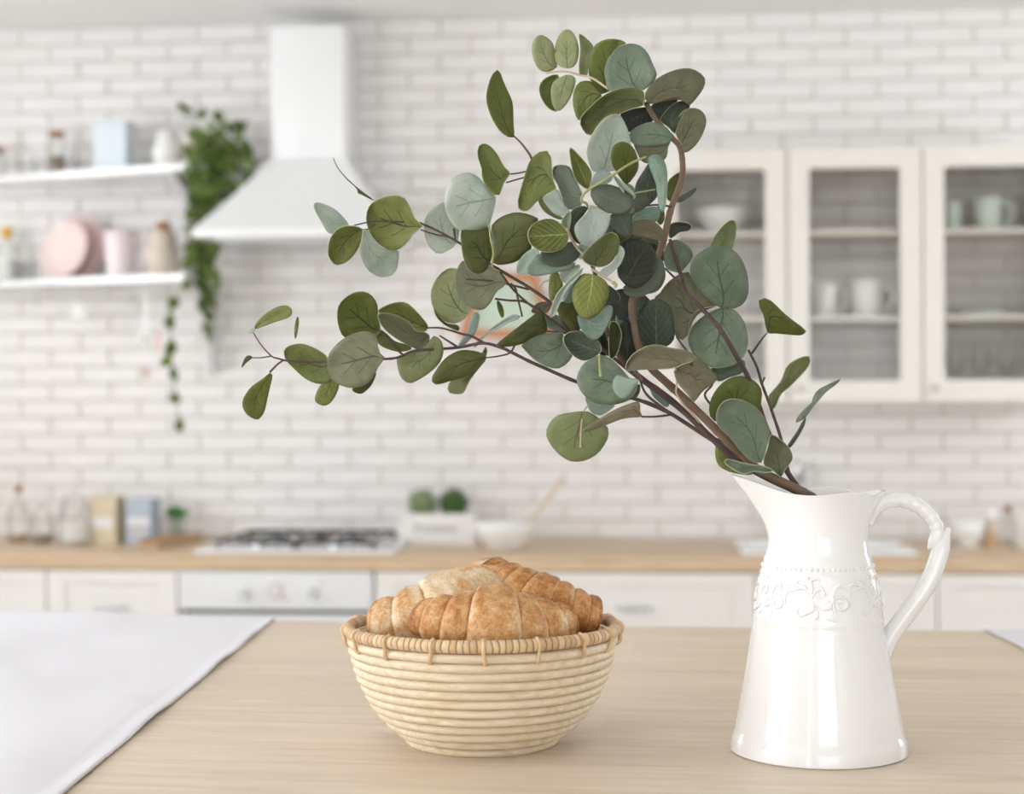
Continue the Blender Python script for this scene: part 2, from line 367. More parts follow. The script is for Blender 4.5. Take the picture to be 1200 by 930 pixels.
for r in rows:
    z = ztop-(r+0.5)*BH
    x0 = P0.x+(0 if r % 2 == 0 else BW/2)+BW/2
    k0 = int((XL-x0)/BW)
    for k in range(k0-1, k0+40):
        x = x0+k*BW
        xa, xb = max(x-BW/2+JT/2, XL+0.001), min(x+BW/2-JT/2, XR-0.001)
        if xb-xa < BW-JT-0.0005:
            if xb-xa > 0.012: cuts.append(((xa+xb)/2, xb-xa, z))
            continue
        px, py = proj((x, YB, z)); vis = 0
        if -30 < px < 1230 and -10 < py < 632: vis = 2
        if vis and any(a < px < c and b < py < d for a, b, c, d in HID): vis = 1
        cand.append((-vis, abs(px-600) if vis < 2 else -px, x, z))
cand.sort()
rest = MB(); first = True
for i, (v, _, x, z) in enumerate(cand):
    dy = random.uniform(-0.0012, 0.0008); rz = random.uniform(-0.004, 0.004); rx = random.uniform(-0.008, 0.008)
    if i < 300:
        o = b0 if i == 0 else bpy.data.objects.new('brick', BME)
        if i: COL.objects.link(o); o.parent = wall
        o.location = (x, YB+dy+0.0012, z); o.rotation_euler = (rx, 0, rz)
    else:
        m = brick_mb(BW-JT, BH-JT).xf(Matrix.Translation((x, YB+dy+0.0012, z)) @ Matrix.Rotation(rz, 4, 'Z') @ Matrix.Rotation(rx, 4, 'X')); rest.add(m.v, m.f)
for x, w, z in cuts:
    m = brick_mb(w, BH-JT).xf(Matrix.Translation((x, YB+0.001, z))); rest.add(m.v, m.f)
tag(rest.build('brick_field', MT['brick'], wall), None, kind='stuff')
# ================================================================== worktop and lower cabinets
ZW, YF = 0.90, 4.75                       # worktop height and front
FY = YF+0.02                               # cabinet front plane
def gx(px, y, py=650): return ony(px, py, y).x
wt = tag(MB().box((XL+0.001, YF, ZW-0.042), (XR-0.001, YB-0.009, ZW), 0.003).build('worktop', MT['counter']), 'long oak worktop running along the white brick wall', 'worktop')
def panel_front(mb, x0, x1, y, z0, z1, fr=0.055, t=0.02, rec=0.006):
    """framed drawer or door front: flat frame with a recessed middle"""
    mb.box((x0, y-t+rec, z0), (x1, y, z1))
    mb.box((x0, y-t, z0), (x0+fr, y-t+rec, z1)); mb.box((x1-fr, y-t, z0), (x1, y-t+rec, z1))
    mb.box((x0+fr, y-t, z0), (x1-fr, y-t+rec, z0+min(fr, 0.035))); mb.box((x0+fr, y-t, z1-min(fr, 0.035)), (x1-fr, y-t+rec, z1))
def handle(parent, cx, y, z, w=0.085):
    pts = crspline([(cx-w/2, y, z), (cx-w/2+0.004, y-0.022, z), (cx-w/4, y-0.03, z), (cx+w/4, y-0.03, z), (cx+w/2-0.004, y-0.022, z), (cx+w/2, y, z)], 5)
    return MB().tube(pts, 0.007, 8).build('handle', MT['chrome'], parent, smooth=True)
def base_cabinet(x0, x1, label):
    t = thing('base_cabinet', ((x0+x1)/2, (FY+YB)/2, 0), label, 'cabinet', 'base cabinets under the oak worktop')
    g = 0.0025; zt = ZW-0.046
    MB().box((x0+0.001, FY+0.001, 0.08), (x1-0.001, YB-0.012, zt)).build('body', MT['drawer'], t)
    MB().box((x0+0.002, FY+0.05, 0), (x1-0.002, FY+0.07, 0.08)).build('plinth', MT['drawer'], t)
    mb = MB(); panel_front(mb, x0+g, x1-g, FY, 0.66, zt); d = mb.build('drawer', MT['drawer'], t)
    hz = ony((proj(((x0+x1)/2, FY, .8))[0]), 711, FY).z
    handle(d, (x0+x1)/2, FY-0.0201, hz); d.children[0].location = (0, 0, 0)
    mb = MB(); panel_front(mb, x0+g, x1-g, FY, 0.085, 0.655); d2 = mb.build('door', MT['drawer'], t)
    return t
def fixup(t):   # sub-parts are built in world space minus their part's (local, zero) origin: shift them into the thing's space
    for p in t.children:
        for q in p.children:
            if not q.get('_ok'):
                q.data.transform(Matrix.Translation(-Vector(t.location))); q['_ok'] = 1
    for p in t.children:
        for q in p.children:
            if '_ok' in q: del q['_ok']
edges = [gx(p, FY, 700) for p in (-95, 57, 210, 441, 600, 885, 1097, 1310)]
edges[0], edges[-1] = XL+0.01, XR-0.01
labels = ['cream base cabinet at the left edge, cut off by the frame', 'cream drawer cabinet with silver handle left of the white oven', None,
          'narrow cream cabinet between the white oven and the basket of croissants', 'wide cream drawer cabinet with handle right of the croissant basket',
          'cream base cabinet under the sink, behind the white pitcher', 'cream base cabinet at the right edge beyond the pitcher handle']
for i, lb in enumerate(labels):
    if lb: fixup(base_cabinet(edges[i], edges[i+1], lb))
# built-in oven
x0, x1 = edges[2], edges[3]
ov = thing('built_in_oven', ((x0+x1)/2, (FY+YB)/2, 0), 'white built-in oven with two knobs and a round timer under the hob', 'oven')
zt = ZW-0.046; zp = ony(325, 713, FY).z
MB().box((x0+0.003, FY, 0.1), (x1-0.003, YB-0.02, zt-0.002)).build('body', MT['ovenwhite'], ov)
MB().box((x0+0.003, FY-0.022, zp), (x1-0.008, FY-0.0005, zt), 0.003).build('control_panel', MT['ovenwhite'], ov)
MB().box((x0+0.02, FY-0.010, zp-0.013), (x1-0.02, FY-0.0005, zp-0.001)).build('vent_slot', MT['darkglass'], ov)
dr = MB().box((x0+0.003, FY-0.022, 0.3), (x1-0.008, FY-0.0005, zp-0.014), 0.003).build('door', MT['ovenwhite'], ov)
MB().box((x0+0.08, FY-0.0235, 0.38), (x1-0.08, FY-0.0222, zp-0.13)).build('window', MT['darkglass'], dr)
hz = zp-0.05
MB().tube([(x0+0.06, FY-0.03, hz), (x0+0.06, FY-0.055, hz), (x1-0.06, FY-0.055, hz), (x1-0.06, FY-0.03, hz)], 0.008, 8).build('handle', MT['ovenwhite'], dr, smooth=True, angle=40)
MX = Matrix.Rotation(math.pi/2, 4, 'X')
for px in (285, 365):
    c = ony(px, 694, FY-0.022)
    k = MB().lathe([(0.0, 0.03), (0.014, 0.03), (0.016, 0.027), (0.018, 0.006), (0.022, 0.004), (0.022, 0), (0, 0)], 20, c, MX).build('knob', MT['ovenwhite'], ov, smooth=True, angle=40)
    MB().box((c.x-0.003, c.y-0.034, c.z-0.012), (c.x+0.003, c.y-0.03, c.z+0.014)).build('pointer', MT['chrome'], k)
c = ony(323, 692, FY-0.022)
tm = MB().lathe([(0, 0.004), (0.018, 0.004), (0.020, 0.007), (0.023, 0.006), (0.024, 0), (0, 0)], 24, c, MX).build('timer_dial', MT['beige'], ov, smooth=True, angle=40)
MB().lathe([(0, 0.006), (0.017, 0.006), (0.017, 0.004), (0, 0.004)], 20, c, MX).build('dial_face', MT['paper'], tm, smooth=True, angle=40)
for px, py in ((336, 703), (378, 683)):
    c = ony(px, py, FY-0.022); MB().lathe([(0, 0.002), (0.004, 0.002), (0.004, 0), (0, 0)], 10, c, MX).build('symbol', MT['ink'], ov)
fixup(ov)
# gas hob
hl, hr = onz(213, 650, ZW+0.01).x, onz(454, 650, ZW+0.01).x
hb = thing('gas_hob', ((hl+hr)/2, 5.05, ZW), 'white enamel gas hob with black grates set in the worktop', 'hob')
MB().box((hl, 4.80, ZW+0.0005), (hr, 5.28, ZW+0.012), 0.004).build('hob_plate', MT['enamel'], hb)
gl, gr_ = onz(228, 645, ZW+0.03).x, onz(424, 645, ZW+0.03).x
for i in range(2):
    a = gl+(gr_-gl)*(0.5*i)+0.004; b = gl+(gr_-gl)*(0.5*i+0.5)-0.004; mb = MB(); z = ZW+0.034
    for p, q in (((a, 4.84), (b, 4.84)), ((a, 5.24), (b, 5.24)), ((a, 4.84), (a, 5.24)), ((b, 4.84), (b, 5.24))):
        mb.tube([(*p, z), (*q, z)], 0.0048, 6)
    for cx, cy in (((a+b)/2, 4.94), ((a+b)/2, 5.14)):
        for dx, dy in ((0.09, 0), (-0.09, 0), (0, 0.09), (0, -0.09)):
            mb.tube([(cx+dx*0.95, cy+dy*0.95, z), (cx+dx*0.3, cy+dy*0.3, z+0.003)], 0.0048, 6)
    for p in ((a, 4.84), (b, 4.84), (a, 5.24), (b, 5.24)): mb.tube([(*p, ZW+0.013), (*p, z)], 0.006, 6)
    mb.build('grate', MT['iron'], hb, smooth=True, angle=50)
    for cy, r in ((4.94, 0.04), (5.14, 0.032)):
        bn = MB().lathe([(r*1.15, 0), (r*1.1, 0.008), (0, 0.008)], 24, ((a+b)/2, cy, ZW+0.0122)).build('burner', MT['chrome'], hb, smooth=True, angle=40)
        MB().lathe([(0, 0.018), (r*0.8, 0.017), (r*0.86, 0.009), (0, 0.009)], 24, ((a+b)/2, cy, ZW+0.0122)).build('burner_cap', MT['iron'], bn, smooth=True, angle=40)
fixup(hb)
# sink and tap
sx0, sx1 = gx(868, 4.85, 650), gx(1074, 4.85, 650)
sk = thing('ceramic_sink', ((sx0+sx1)/2, 5.02, ZW), 'white ceramic sink set in the worktop behind the pitcher', 'sink')
sy0, sy1 = 4.82, 5.22
mb = MB(); zr = ZW+0.014
mb.box((sx0, sy0, ZW+0.0005), (sx1, sy0+0.035, zr), 0.004); mb.box((sx0, sy1-0.06, ZW+0.0005), (sx1, sy1, zr), 0.004)
mb.box((sx0, sy0+0.035, ZW+0.0005), (sx0+0.035, sy1-0.06, zr), 0.004); mb.box((sx1-0.035, sy0+0.035, ZW+0.0005), (sx1, sy1-0.06, zr), 0.004)
mb.build('rim', MT['enamel'], sk)
MB().box((sx0+0.03, sy0+0.03, ZW+0.0005), (sx1-0.03, sy1-0.05, ZW+0.004)).build('basin', MT['enamel'], sk)
tp = thing('kitchen_tap', (gx(936, 5.24, 600), 5.27, ZW), 'slim chrome kitchen tap rising behind the white pitcher', 'tap')
c = tp.location
MB().lathe([(0.026, 0), (0.026, 0.008), (0.016, 0.014), (0.014, 0.20), (0.017, 0.205), (0.017, 0.25), (0.008, 0.262), (0, 0.263)], 20, c).build('tap_body', MT['chrome'], tp, smooth=True, angle=50)
MB().tube(crspline([c+Vector((0, -0.012, 0.19)), c+Vector((0, -0.08, 0.225)), c+Vector((0, -0.17, 0.22)), c+Vector((0, -0.2, 0.18))], 6), 0.010, 10).build('spout', MT['chrome'], tp, smooth=True)
MB().tube([c+Vector((0.017, 0, 0.235)), c+Vector((0.06, -0.01, 0.262))], [0.006, 0.0045], 8).build('lever', MT['chrome'], tp, smooth=True)
# ================================================================== glass-fronted wall cabinets
CY = 5.10
ce = [gx(p, CY, 320) for p in (768, 922, 1080, 1237)]
zt, zb = ony(1000, 174, CY).z, ony(1000, 471, CY).z
gz1, gz0 = ony(1000, 198, CY).z, ony(1000, 445, CY).z
sh1, sh2 = ony(1000, 270, CY).z, ony(1000, 371, CY).z
def rrect(x0, x1, z0, z1, r, n=6):
    out = []
    for cx, cz, a0 in ((x1-r, z1-r, 0), (x0+r, z1-r, 90), (x0+r, z0+r, 180), (x1-r, z0+r, 270)):
        out += [(cx+r*math.cos(math.radians(a0+90*k/n)), cz+r*math.sin(math.radians(a0+90*k/n))) for k in range(n+1)]
    return out
def ring(mb, x0, x1, z0, z1, ix0, ix1, iz0, iz1, yf, yb, r=0.012, step=0.008, sd=0.006):
    """door frame: outer rectangle, inner rounded opening, with a stepped inner moulding"""
    I = rrect(ix0, ix1, iz0, iz1, r); I2 = rrect(ix0-step, ix1+step, iz0-step, iz1+step, r+step*0.7); n = len(I)
    O = []
    cx, cz = (ix0+ix1)/2, (iz0+iz1)/2
    for i in range(n):
        q = i//(n//4); O.append([(x1, z1), (x0, z1), (x0, z0), (x1, z0)][q])
    loops = [[(a, yb, b) for a, b in I], [(a, yf+sd, b) for a, b in I], [(a, yf, b) for a, b in I2], [(a, yf, b) for a, b in O], [(a, yb, b) for a, b in O]]
    vs = [p for l in loops for p in l]; fs = []
    for l in range(len(loops)):
        m = (l+1) % len(loops)
        for i in range(n):
            j = (i+1) % n; fs.append((l*n+i, l*n+j, m*n+j, m*n+i))
    return mb.add(vs, fs)
wl = ['cream glass-door wall cabinet behind the eucalyptus, leftmost of three', 'cream glass-door wall cabinet holding white mugs, middle of three', 'cream glass-door wall cabinet with mint mug and stemmed glasses, rightmost']
for i in range(3):
    x0, x1 = ce[i], ce[i+1]
    t = thing('wall_cabinet', ((x0+x1)/2, (CY+YB)/2, zb), wl[i], 'cabinet', 'glass-fronted wall cabinets')
    yb_ = YB-0.009
    for nm, a, b in (('side_panel', (x0+0.0005, CY+0.002, zb), (x0+0.018, yb_, zt)), ('side_panel', (x1-0.018, CY+0.002, zb), (x1-0.0005, yb_, zt)),
                     ('top_panel', (x0+0.018, CY+0.002, zt-0.018), (x1-0.018, yb_, zt)), ('bottom_panel', (x0+0.018, CY+0.002, zb), (x1-0.018, yb_, zb+0.018)),
                     ('shelf', (x0+0.018, CY+0.012, sh1-0.012), (x1-0.018, yb_, sh1+0.004)), ('shelf', (x0+0.018, CY+0.012, sh2-0.012), (x1-0.018, yb_, sh2+0.004))):
        MB().box(a, b).build(nm, MT['cream'], t)
    w = (x1-x0); fr = w*0.165
    mb = MB(); ring(mb, x0+0.003, x1-0.003, zb, zt, x0+fr, x1-fr, gz0, gz1, CY-0.02, CY)
    d = mb.build('door', MT['cream'], t)
    MB().box((x0+fr-0.006, CY-0.008, gz0-0.006), (x1-fr+0.006, CY-0.005, gz1+0.006)).build('pane', MT['pane'], d)
    kx = ony(937, 455, CY-0.02).x-ce[1]
    MB().lathe([(0, 0.02), (0.009, 0.018), (0.011, 0.012), (0.005, 0.006), (0.005, 0), (0, 0)], 16, (x0+kx, CY-0.02, ony(937, 455, CY).z), MX).build('knob', MT['chrome'], d, smooth=True)
    fixup(t)
# ================================================================== cooker hood
hcx = ony(360, 150, 5.1).x
zr = ony(235, 272, 4.86).z; hw = hcx-ony(226, 272, 4.86).x
hd = thing('cooker_hood', (hcx, 5.1, zr), 'white chimney cooker hood on the brick wall above the hob', 'cooker hood')
cw = (ony(403, 100, 5.1).x-ony(316, 100, 5.1).x)/2
ztop_c = ony(360, 186, 5.1).z
secs = []
for k in range(13):
    s = k/12; e = s**1.0; cv = 0.05*math.sin(math.pi*s)
    wv = hw+(cw+0.004-hw)*min(1, s+cv*0.9); fy = 4.86+(5.096-4.86)*min(1, s+cv); z = zr+0.012+(ztop_c-zr-0.012)*s
    secs.append([(hcx-wv, fy, z), (hcx+wv, fy, z), (hcx+wv, YB-0.0085, z), (hcx-wv, YB-0.0085, z)])
mb = MB(); vs = [p for s in secs for p in s]
fs = [(k*4+i, k*4+(i+1) % 4, k*4+4+(i+1) % 4, k*4+4+i) for k in range(12) for i in range(4)]+[(48, 49, 50, 51)]
mb.add(vs, fs).build('canopy', MT['enamel'], hd, smooth=True, angle=40)
mb = MB().box((hcx-hw-0.004, 4.856, zr-0.016), (hcx+hw+0.004, YB-0.0085, zr+0.012), 0.005); mb.build('rim', MT['enamel'], hd)
MB().box((hcx-hw+0.05, 4.91, zr-0.022), (hcx+hw-0.05, YB-0.06, zr-0.0165)).build('grease_filter', MT['chrome'], hd)
mb = MB().box((hcx-cw, 5.1, ztop_c-0.01), (hcx+cw, YB-0.0085, ony(360, 29, 5.1).z), 0.012); mb.build('chimney', MT['enamel'], hd, smooth=True, angle=40)
# ================================================================== wall shelves on the left
def shelf(px_r, py_r, label, th):
    rf = ony(px_r, py_r, 5.0); z = rf.z; xl = gx(-15, 5.23, py_r); yb = YB-0.009
    poly = [(XL+0.001, 5.23), (xl, 5.23), (rf.x-0.01, 5.0), (rf.x, 5.01), (rf.x, yb), (XL+0.001, yb)]
    t = thing('wall_shelf', ((xl+rf.x)/2, 5.25, z-th), label, 'shelf', 'white wall shelves left of the hood')
    MB().prism(poly, z-th, z).build('board', MT['enamel'], t)
    return t, z, rf.x
s1, ZS1, xs1 = shelf(236, 190, 'upper white wall shelf with jars and a pale blue tin', 0.022)
s2, ZS2, xs2 = shelf(219, 320, 'lower white wall shelf with pink plates and mug', 0.022)
def bracket(t, x, z, dep=0.30, drop=0.30):
    pts = [(5.02, z), (YB-0.009, z), (YB-0.009, z-drop)]+[(5.02+0.02+(dep*0.93)*s**0.8, z-0.02-(drop-0.03)*s**1.5) for s in (0.95, 0.8, 0.6, 0.4, 0.2, 0.05)]
    n = len(pts); vs = [(x, a, b) for a, b in pts]+[(x+0.022, a, b) for a, b in pts]
    MB().add(vs, [tuple(range(n)), tuple(range(n, 2*n))[::-1]]+[(i, (i+1) % n, n+(i+1) % n, n+i) for i in range(n)]).build('bracket', MT['enamel'], t)
bracket(s2, xs2-0.024, ZS2-0.0221)
bracket(s1, xs1-0.12, ZS1-0.0221, drop=0.16)
# hooks with small hanging ornaments
c = ony(93, 364, 5.22)
mo = thing('hanging_disc', (c.x, 5.22, c.z), 'small white round disc hanging from the lower shelf', 'ornament')
MB().lathe([(0.004, 0.004), (0.024, 0.004), (0.027, 0.002), (0.027, 0), (0.004, 0), (0.004, 0.004)], 24, (c.x, 5.2205, c.z), MX).build('disc', MT['ceramic2'], mo, smooth=True, angle=40)
MB().tube([(c.x, 5.218, c.z+0.004), (c.x, 5.221, c.z+0.05), (c.x, 5.235, ZS2-0.0225)], 0.0012, 6).build('cord', MT['chrome'], mo)
gc = ony(170, 397, 5.05); xg = gc.x; zg = ZS2-0.0225
go = thing('hanging_garland', (xg, 5.05, zg-0.24), 'white and rose garland hanging under the lower shelf beside the ivy', 'ornament')
MB().tube([(xg, 5.05, zg), (xg+0.002, 5.05, zg-0.12), (xg, 5.05, zg-0.24)], 0.0012, 6).build('cord', MT['chrome'], go)
for px, py, r, m in ((170, 397, 0.028, 'ceramic2'), (171, 437, 0.016, 'pink2')):
    c = ony(px, py, 5.045); fl = MB()
    for q in range(6):
        a = q*math.pi/3; fl.lathe([(0, 0.004), (r*0.42, 0.003), (r*0.45, 0), (0, -0.001)], 12, (c.x+r*0.55*math.cos(a), 5.045, c.z+r*0.55*math.sin(a)), MX)
    f = fl.build('flower', MT[m], go, smooth=True)
    MB().lathe([(0, 0.007), (r*0.2, 0.005), (r*0.22, 0), (0, 0)], 10, (c.x, 5.044, c.z), MX).build('flower_centre', MT['nuts'], f, smooth=True)
c = ony(185, 401, 5.045); MB().box((c.x-0.009, 5.044, c.z-0.03), (c.x+0.009, 5.047, c.z+0.03), 0.001).build('tag', MT['pink2'], go)
fixup(go)
for px, lab in ((45, 'small metal hook under the lower shelf, below the pink plates'), (156, 'small metal hook under the lower shelf, below the pink mug')):
    x = gx(px, 5.2, 350); z = ZS2-0.0225
    pts = crspline([(x, 5.2, z), (x, 5.2, z-0.035), (x, 5.19, z-0.055), (x, 5.175, z-0.055), (x, 5.17, z-0.04)], 4)
    tag(MB().tube(pts, 0.0032, 6).build('shelf_hook', MT['chrome'], smooth=True), lab, 'hook', 'hooks under the lower shelf')
# ================================================================== small things on shelves, worktop and in the cabinets
def pxm(y): return y/math.cos(YAW)/FPX
def mug(x, y, z, r, h, m, label, name='mug', group=None, ang=0.0, lean=0.0):
    t = thing(name, (x, y, z), label, 'mug', group)
    p = [(0, 0.0), (r*0.74, 0.0), (r*0.78, 0.003), (r*0.88, h*0.4), (r, h-0.002), (r*0.97, h), (r*0.92, h-0.003), (r*0.84, h*0.35), (r*0.74, 0.006), (0, 0.006)]
    MB().lathe(p, 28).build('cup', m, t, world=False, smooth=True, angle=50)
    pts = crspline([(r*0.93, 0, h*0.82), (r*1.35, 0, h*0.84), (r*1.62, 0, h*0.58), (r*1.45, 0, h*0.3), (r*0.9, 0, h*0.2)], 6)
    MB().tube(pts, r*0.15, 8).build('handle', m, t, world=False, smooth=True)
    t.rotation_euler = (0, lean, ang); return t
def jar(name, x, y, z, r, h, label, fill=None, fillm=None, lid=None, neck=0.75, lidh=0.018, cat='jar', group=None, knob=False):
    t = thing(name, (x, y, z), label, cat, group)
    nr = r*neck
    p = [(0, 0.0), (r*0.9, 0.0), (r, 0.006), (r, h*0.72), (r*0.95, h*0.8), (nr, h*0.9), (nr, h), (nr-0.003, h), (nr-0.003, h*0.9), (r*0.95-0.003, h*0.79), (r-0.003, h*0.71), (r-0.003, 0.006), (0, 0.005)]
    MB().lathe(p, 24).build('glass_body', MT['glass'], t, world=False, smooth=True, angle=50)
    if fill: MB().lathe([(0, 0.0065), (r-0.005, 0.0065), (r-0.0045, fill*h*0.98), (r*0.6, fill*h), (0, fill*h*1.03)], 24).build('contents', fillm, t, world=False, smooth=True, angle=50)
    if lid == 'glass':
        MB().lathe([(nr*1.05, h+0.0005), (nr*1.08, h+0.006), (nr*0.7, h+lidh*0.8), (0.006, h+lidh), (0.011, h+lidh+0.012), (0, h+lidh+0.02)], 24).build('lid', MT['glass'], t, world=False, smooth=True)
    elif lid:
        l = MB().lathe([(0, h-0.006), (nr-0.0035, h-0.006), (nr-0.0035, h+0.0005), (nr*1.04, h+0.001), (nr*1.04, h+lidh), (nr*0.9, h+lidh+0.002), (0, h+lidh+0.002)], 24).build('lid', lid, t, world=False, smooth=True, angle=40)
        if knob: MB().lathe([(0, 0.022), (0.008, 0.02), (0.01, 0.012), (0.005, 0.006), (0.006, 0), (0, 0)], 14, (0, 0, h+lidh+0.002)).build('knob', lid, l, world=False, smooth=True)
    return t
Y1, Y2 = 5.27, 5.27
k = pxm(5.27)
def sx(px, y=5.27, py=190): return gx(px, y, py)
jar('glass_jar', sx(-5), 5.28, ZS1, 0.030, 0.085, 'wooden-lidded jar at the far left end of the upper shelf', 0.12, MT['beans'], MT['cork'])
jar('glass_jar', sx(30), 5.28, ZS1, 0.033, 0.075, 'low clear jar with a little tan grain on the upper shelf', 0.16, MT['beans'], 'glass', 0.9)
jar('glass_jar', sx(66), 5.27, ZS1, 0.032, 0.135, 'tall cork-lidded jar half full of brown grain on the upper shelf', 0.5, MT['nuts'], MT['cork'], 0.8, 0.012)
jar('glass_jar', sx(101), 5.27, ZS1, 0.040, 0.085, 'empty clear glass jar left of the pale blue tin', None, None, 'glass', 0.85)
# pale blue tin, turned a little so that its right side shows
def carton(name, x, y, z, w, d, h, rz, m, label, cat, lab=None, lidm=None):
    t = thing(name, (x, y, z), label, cat, rz=rz)
    MB().box((-w/2, -d/2, 0), (w/2, d/2, h), 0.003).build('body', m, t, world=False)
    if lidm: MB().box((-w/2-0.002, -d/2-0.002, h+0.0003), (w/2+0.002, d/2+0.002, h+0.012), 0.002).build('lid', lidm, t, world=False)
    for (z0, z1, lm, inset) in (lab or []): MB().box((-w/2+inset, -d/2-0.0012, z0), (w/2-inset, -d/2-0.0002, z1)).build('label', lm, t, world=False)
    return t
carton('storage_tin', sx(141), 5.21, ZS1, 0.112, 0.085, 0.155, math.radians(-4), MT['tinblue'], 'pale blue rectangular tin on the upper shelf', 'tin', lidm=MT['tinblue'])
def small_jug(x, y, z, label):
    t = thing('small_jug', (x, y, z), label, 'jug')
    p = [(0, 0), (0.03, 0), (0.032, 0.004), (0.047, 0.035), (0.05, 0.06), (0.042, 0.085), (0.03, 0.105), (0.034, 0.125), (0.031, 0.125), (0.027, 0.105), (0.039, 0.083), (0.046, 0.06), (0.028, 0.008), (0, 0.008)]
    MB().lathe(p, 28).build('body', MT['ceramic2'], t, world=False, smooth=True)
    MB().tube(crspline([(0.033, 0, 0.118), (0.06, 0, 0.115), (0.07, 0, 0.085), (0.048, 0, 0.05)], 6), 0.006, 8).build('handle', MT['ceramic2'], t, world=False, smooth=True)
small_jug(sx(196, 5.18), 5.18, ZS1, 'round white jug on the upper shelf beside the trailing ivy')
# lower shelf
jar('glass_jar', sx(6, 5.27, 320), 5.285, ZS2, 0.038, 0.15, 'clear jar of white flour with a yellow lid on the lower shelf', 0.5, MT['flour'], MT['yellow'], 0.5, 0.03)
jar('glass_jar', sx(27, 5.27, 320), 5.30, ZS2, 0.022, 0.14, 'slim empty glass jar left of the pink plates', None, None, 'glass', 0.9)
def plate(x, y, z, r, m, label, lean, rz):
    t = thing('dinner_plate', (x, y, z+0.0005), label, 'plate', 'pink plates on the lower shelf')
    p = [(0, 0.004), (r*0.66, 0.004), (r*0.7, 0.006), (r*0.98, 0.02), (r, 0.021), (r*0.99, 0.017), (r*0.7, 0.002), (r*0.6, 0), (0, 0)]
    m4 = Matrix.Rotation(rz, 4, 'Z') @ Matrix.Rotation(math.pi/2-lean, 4, 'X') @ Matrix.Translation((0, r, 0))
    MB().lathe(p, 48, (0, 0, 0), m4).build('dish', m, t, world=False, smooth=True, angle=40)
plate(sx(70, 5.2, 320), 5.225, ZS2, 0.098, MT['pink'], 'smaller pale pink plate leaning in front on the lower shelf', math.radians(14), math.radians(-22))
plate(sx(86, 5.25, 320), 5.265, ZS2, 0.108, MT['pink2'], 'larger rose plate leaning behind the pale pink plate', math.radians(14), math.radians(-8))
mug(sx(141, 5.16, 320), 5.16, ZS2, 0.054, 0.15, MT['blush'], 'tall blush pink mug with a round handle on the lower shelf')
t = thing('storage_jar', (sx(191, 5.17, 320), 5.17, ZS2), 'beige stoneware jar with wooden knob lid at the lower shelf end', 'jar')
MB().lathe([(0, 0), (0.046, 0), (0.05, 0.005), (0.05, 0.085), (0.046, 0.095), (0, 0.095)], 28).build('body', MT['beige'], t, world=False, smooth=True, angle=40)
l = MB().lathe([(0.0, 0.0955), (0.043, 0.0955), (0.043, 0.135), (0.034, 0.15), (0, 0.15)], 28).build('lid', MT['beige'], t, world=False, smooth=True, angle=40)
MB().lathe([(0, 0.032), (0.022, 0.03), (0.025, 0.02), (0.022, 0.004), (0.018, 0), (0, 0)], 18, (0, 0, 0.15)).build('knob', MT['cork'], l, world=False, smooth=True)
# ---------------- worktop, left end
def wx(px, y=5.2): return gx(px, y, 635)
t = thing('glass_bottle', (wx(22), 5.2, ZW), 'cork-stoppered glass bottle with pale label at the left end of the worktop', 'bottle')
MB().lathe([(0, 0), (0.036, 0), (0.038, 0.005), (0.038, 0.085), (0.03, 0.11), (0.013, 0.13), (0.013, 0.165), (0.011, 0.165), (0.011, 0.13), (0.028, 0.108), (0.035, 0.084), (0.035, 0.006), (0, 0.006)], 24).build('glass_body', MT['glass'], t, world=False, smooth=True, angle=50)
MB().lathe([(0, 0.16), (0.0105, 0.16), (0.013, 0.185), (0, 0.186)], 14).build('cork', MT['cork'], t, world=False, smooth=True, angle=40)
MB().lathe([(0, 0.0065), (0.034, 0.0065), (0.034, 0.02), (0, 0.022)], 20).build('contents', MT['beans'], t, world=False, smooth=True, angle=40)
jar('glass_jar', wx(50, 5.15), 5.15, ZW, 0.037, 0.10, 'low glass jar with some brown grain beside the corked bottle', 0.26, MT['nuts'], 'glass', 0.85)
jar('glass_jar', wx(88, 5.14), 5.14, ZW, 0.054, 0.135, 'large glass jar half full of flour with a glass lid', 0.55, MT['flour'], 'glass', 0.8, 0.025)
carton('recipe_box', wx(126, 5.17), 5.17, ZW, 0.095, 0.075, 0.155, math.radians(-8), MT['kraft'], 'tan card box with a pale label on the worktop', 'box', [(0.05, 0.085, MT['paper'], 0.012)])
carton('recipe_box', wx(168, 5.17), 5.17, ZW, 0.088, 0.075, 0.145, math.radians(-8), MT['slate'], 'blue-grey card box standing right of the tan box', 'box', [(0.06, 0.085, MT['paper'], 0.004), (0.03, 0.045, MT['kraft'], 0.02)])
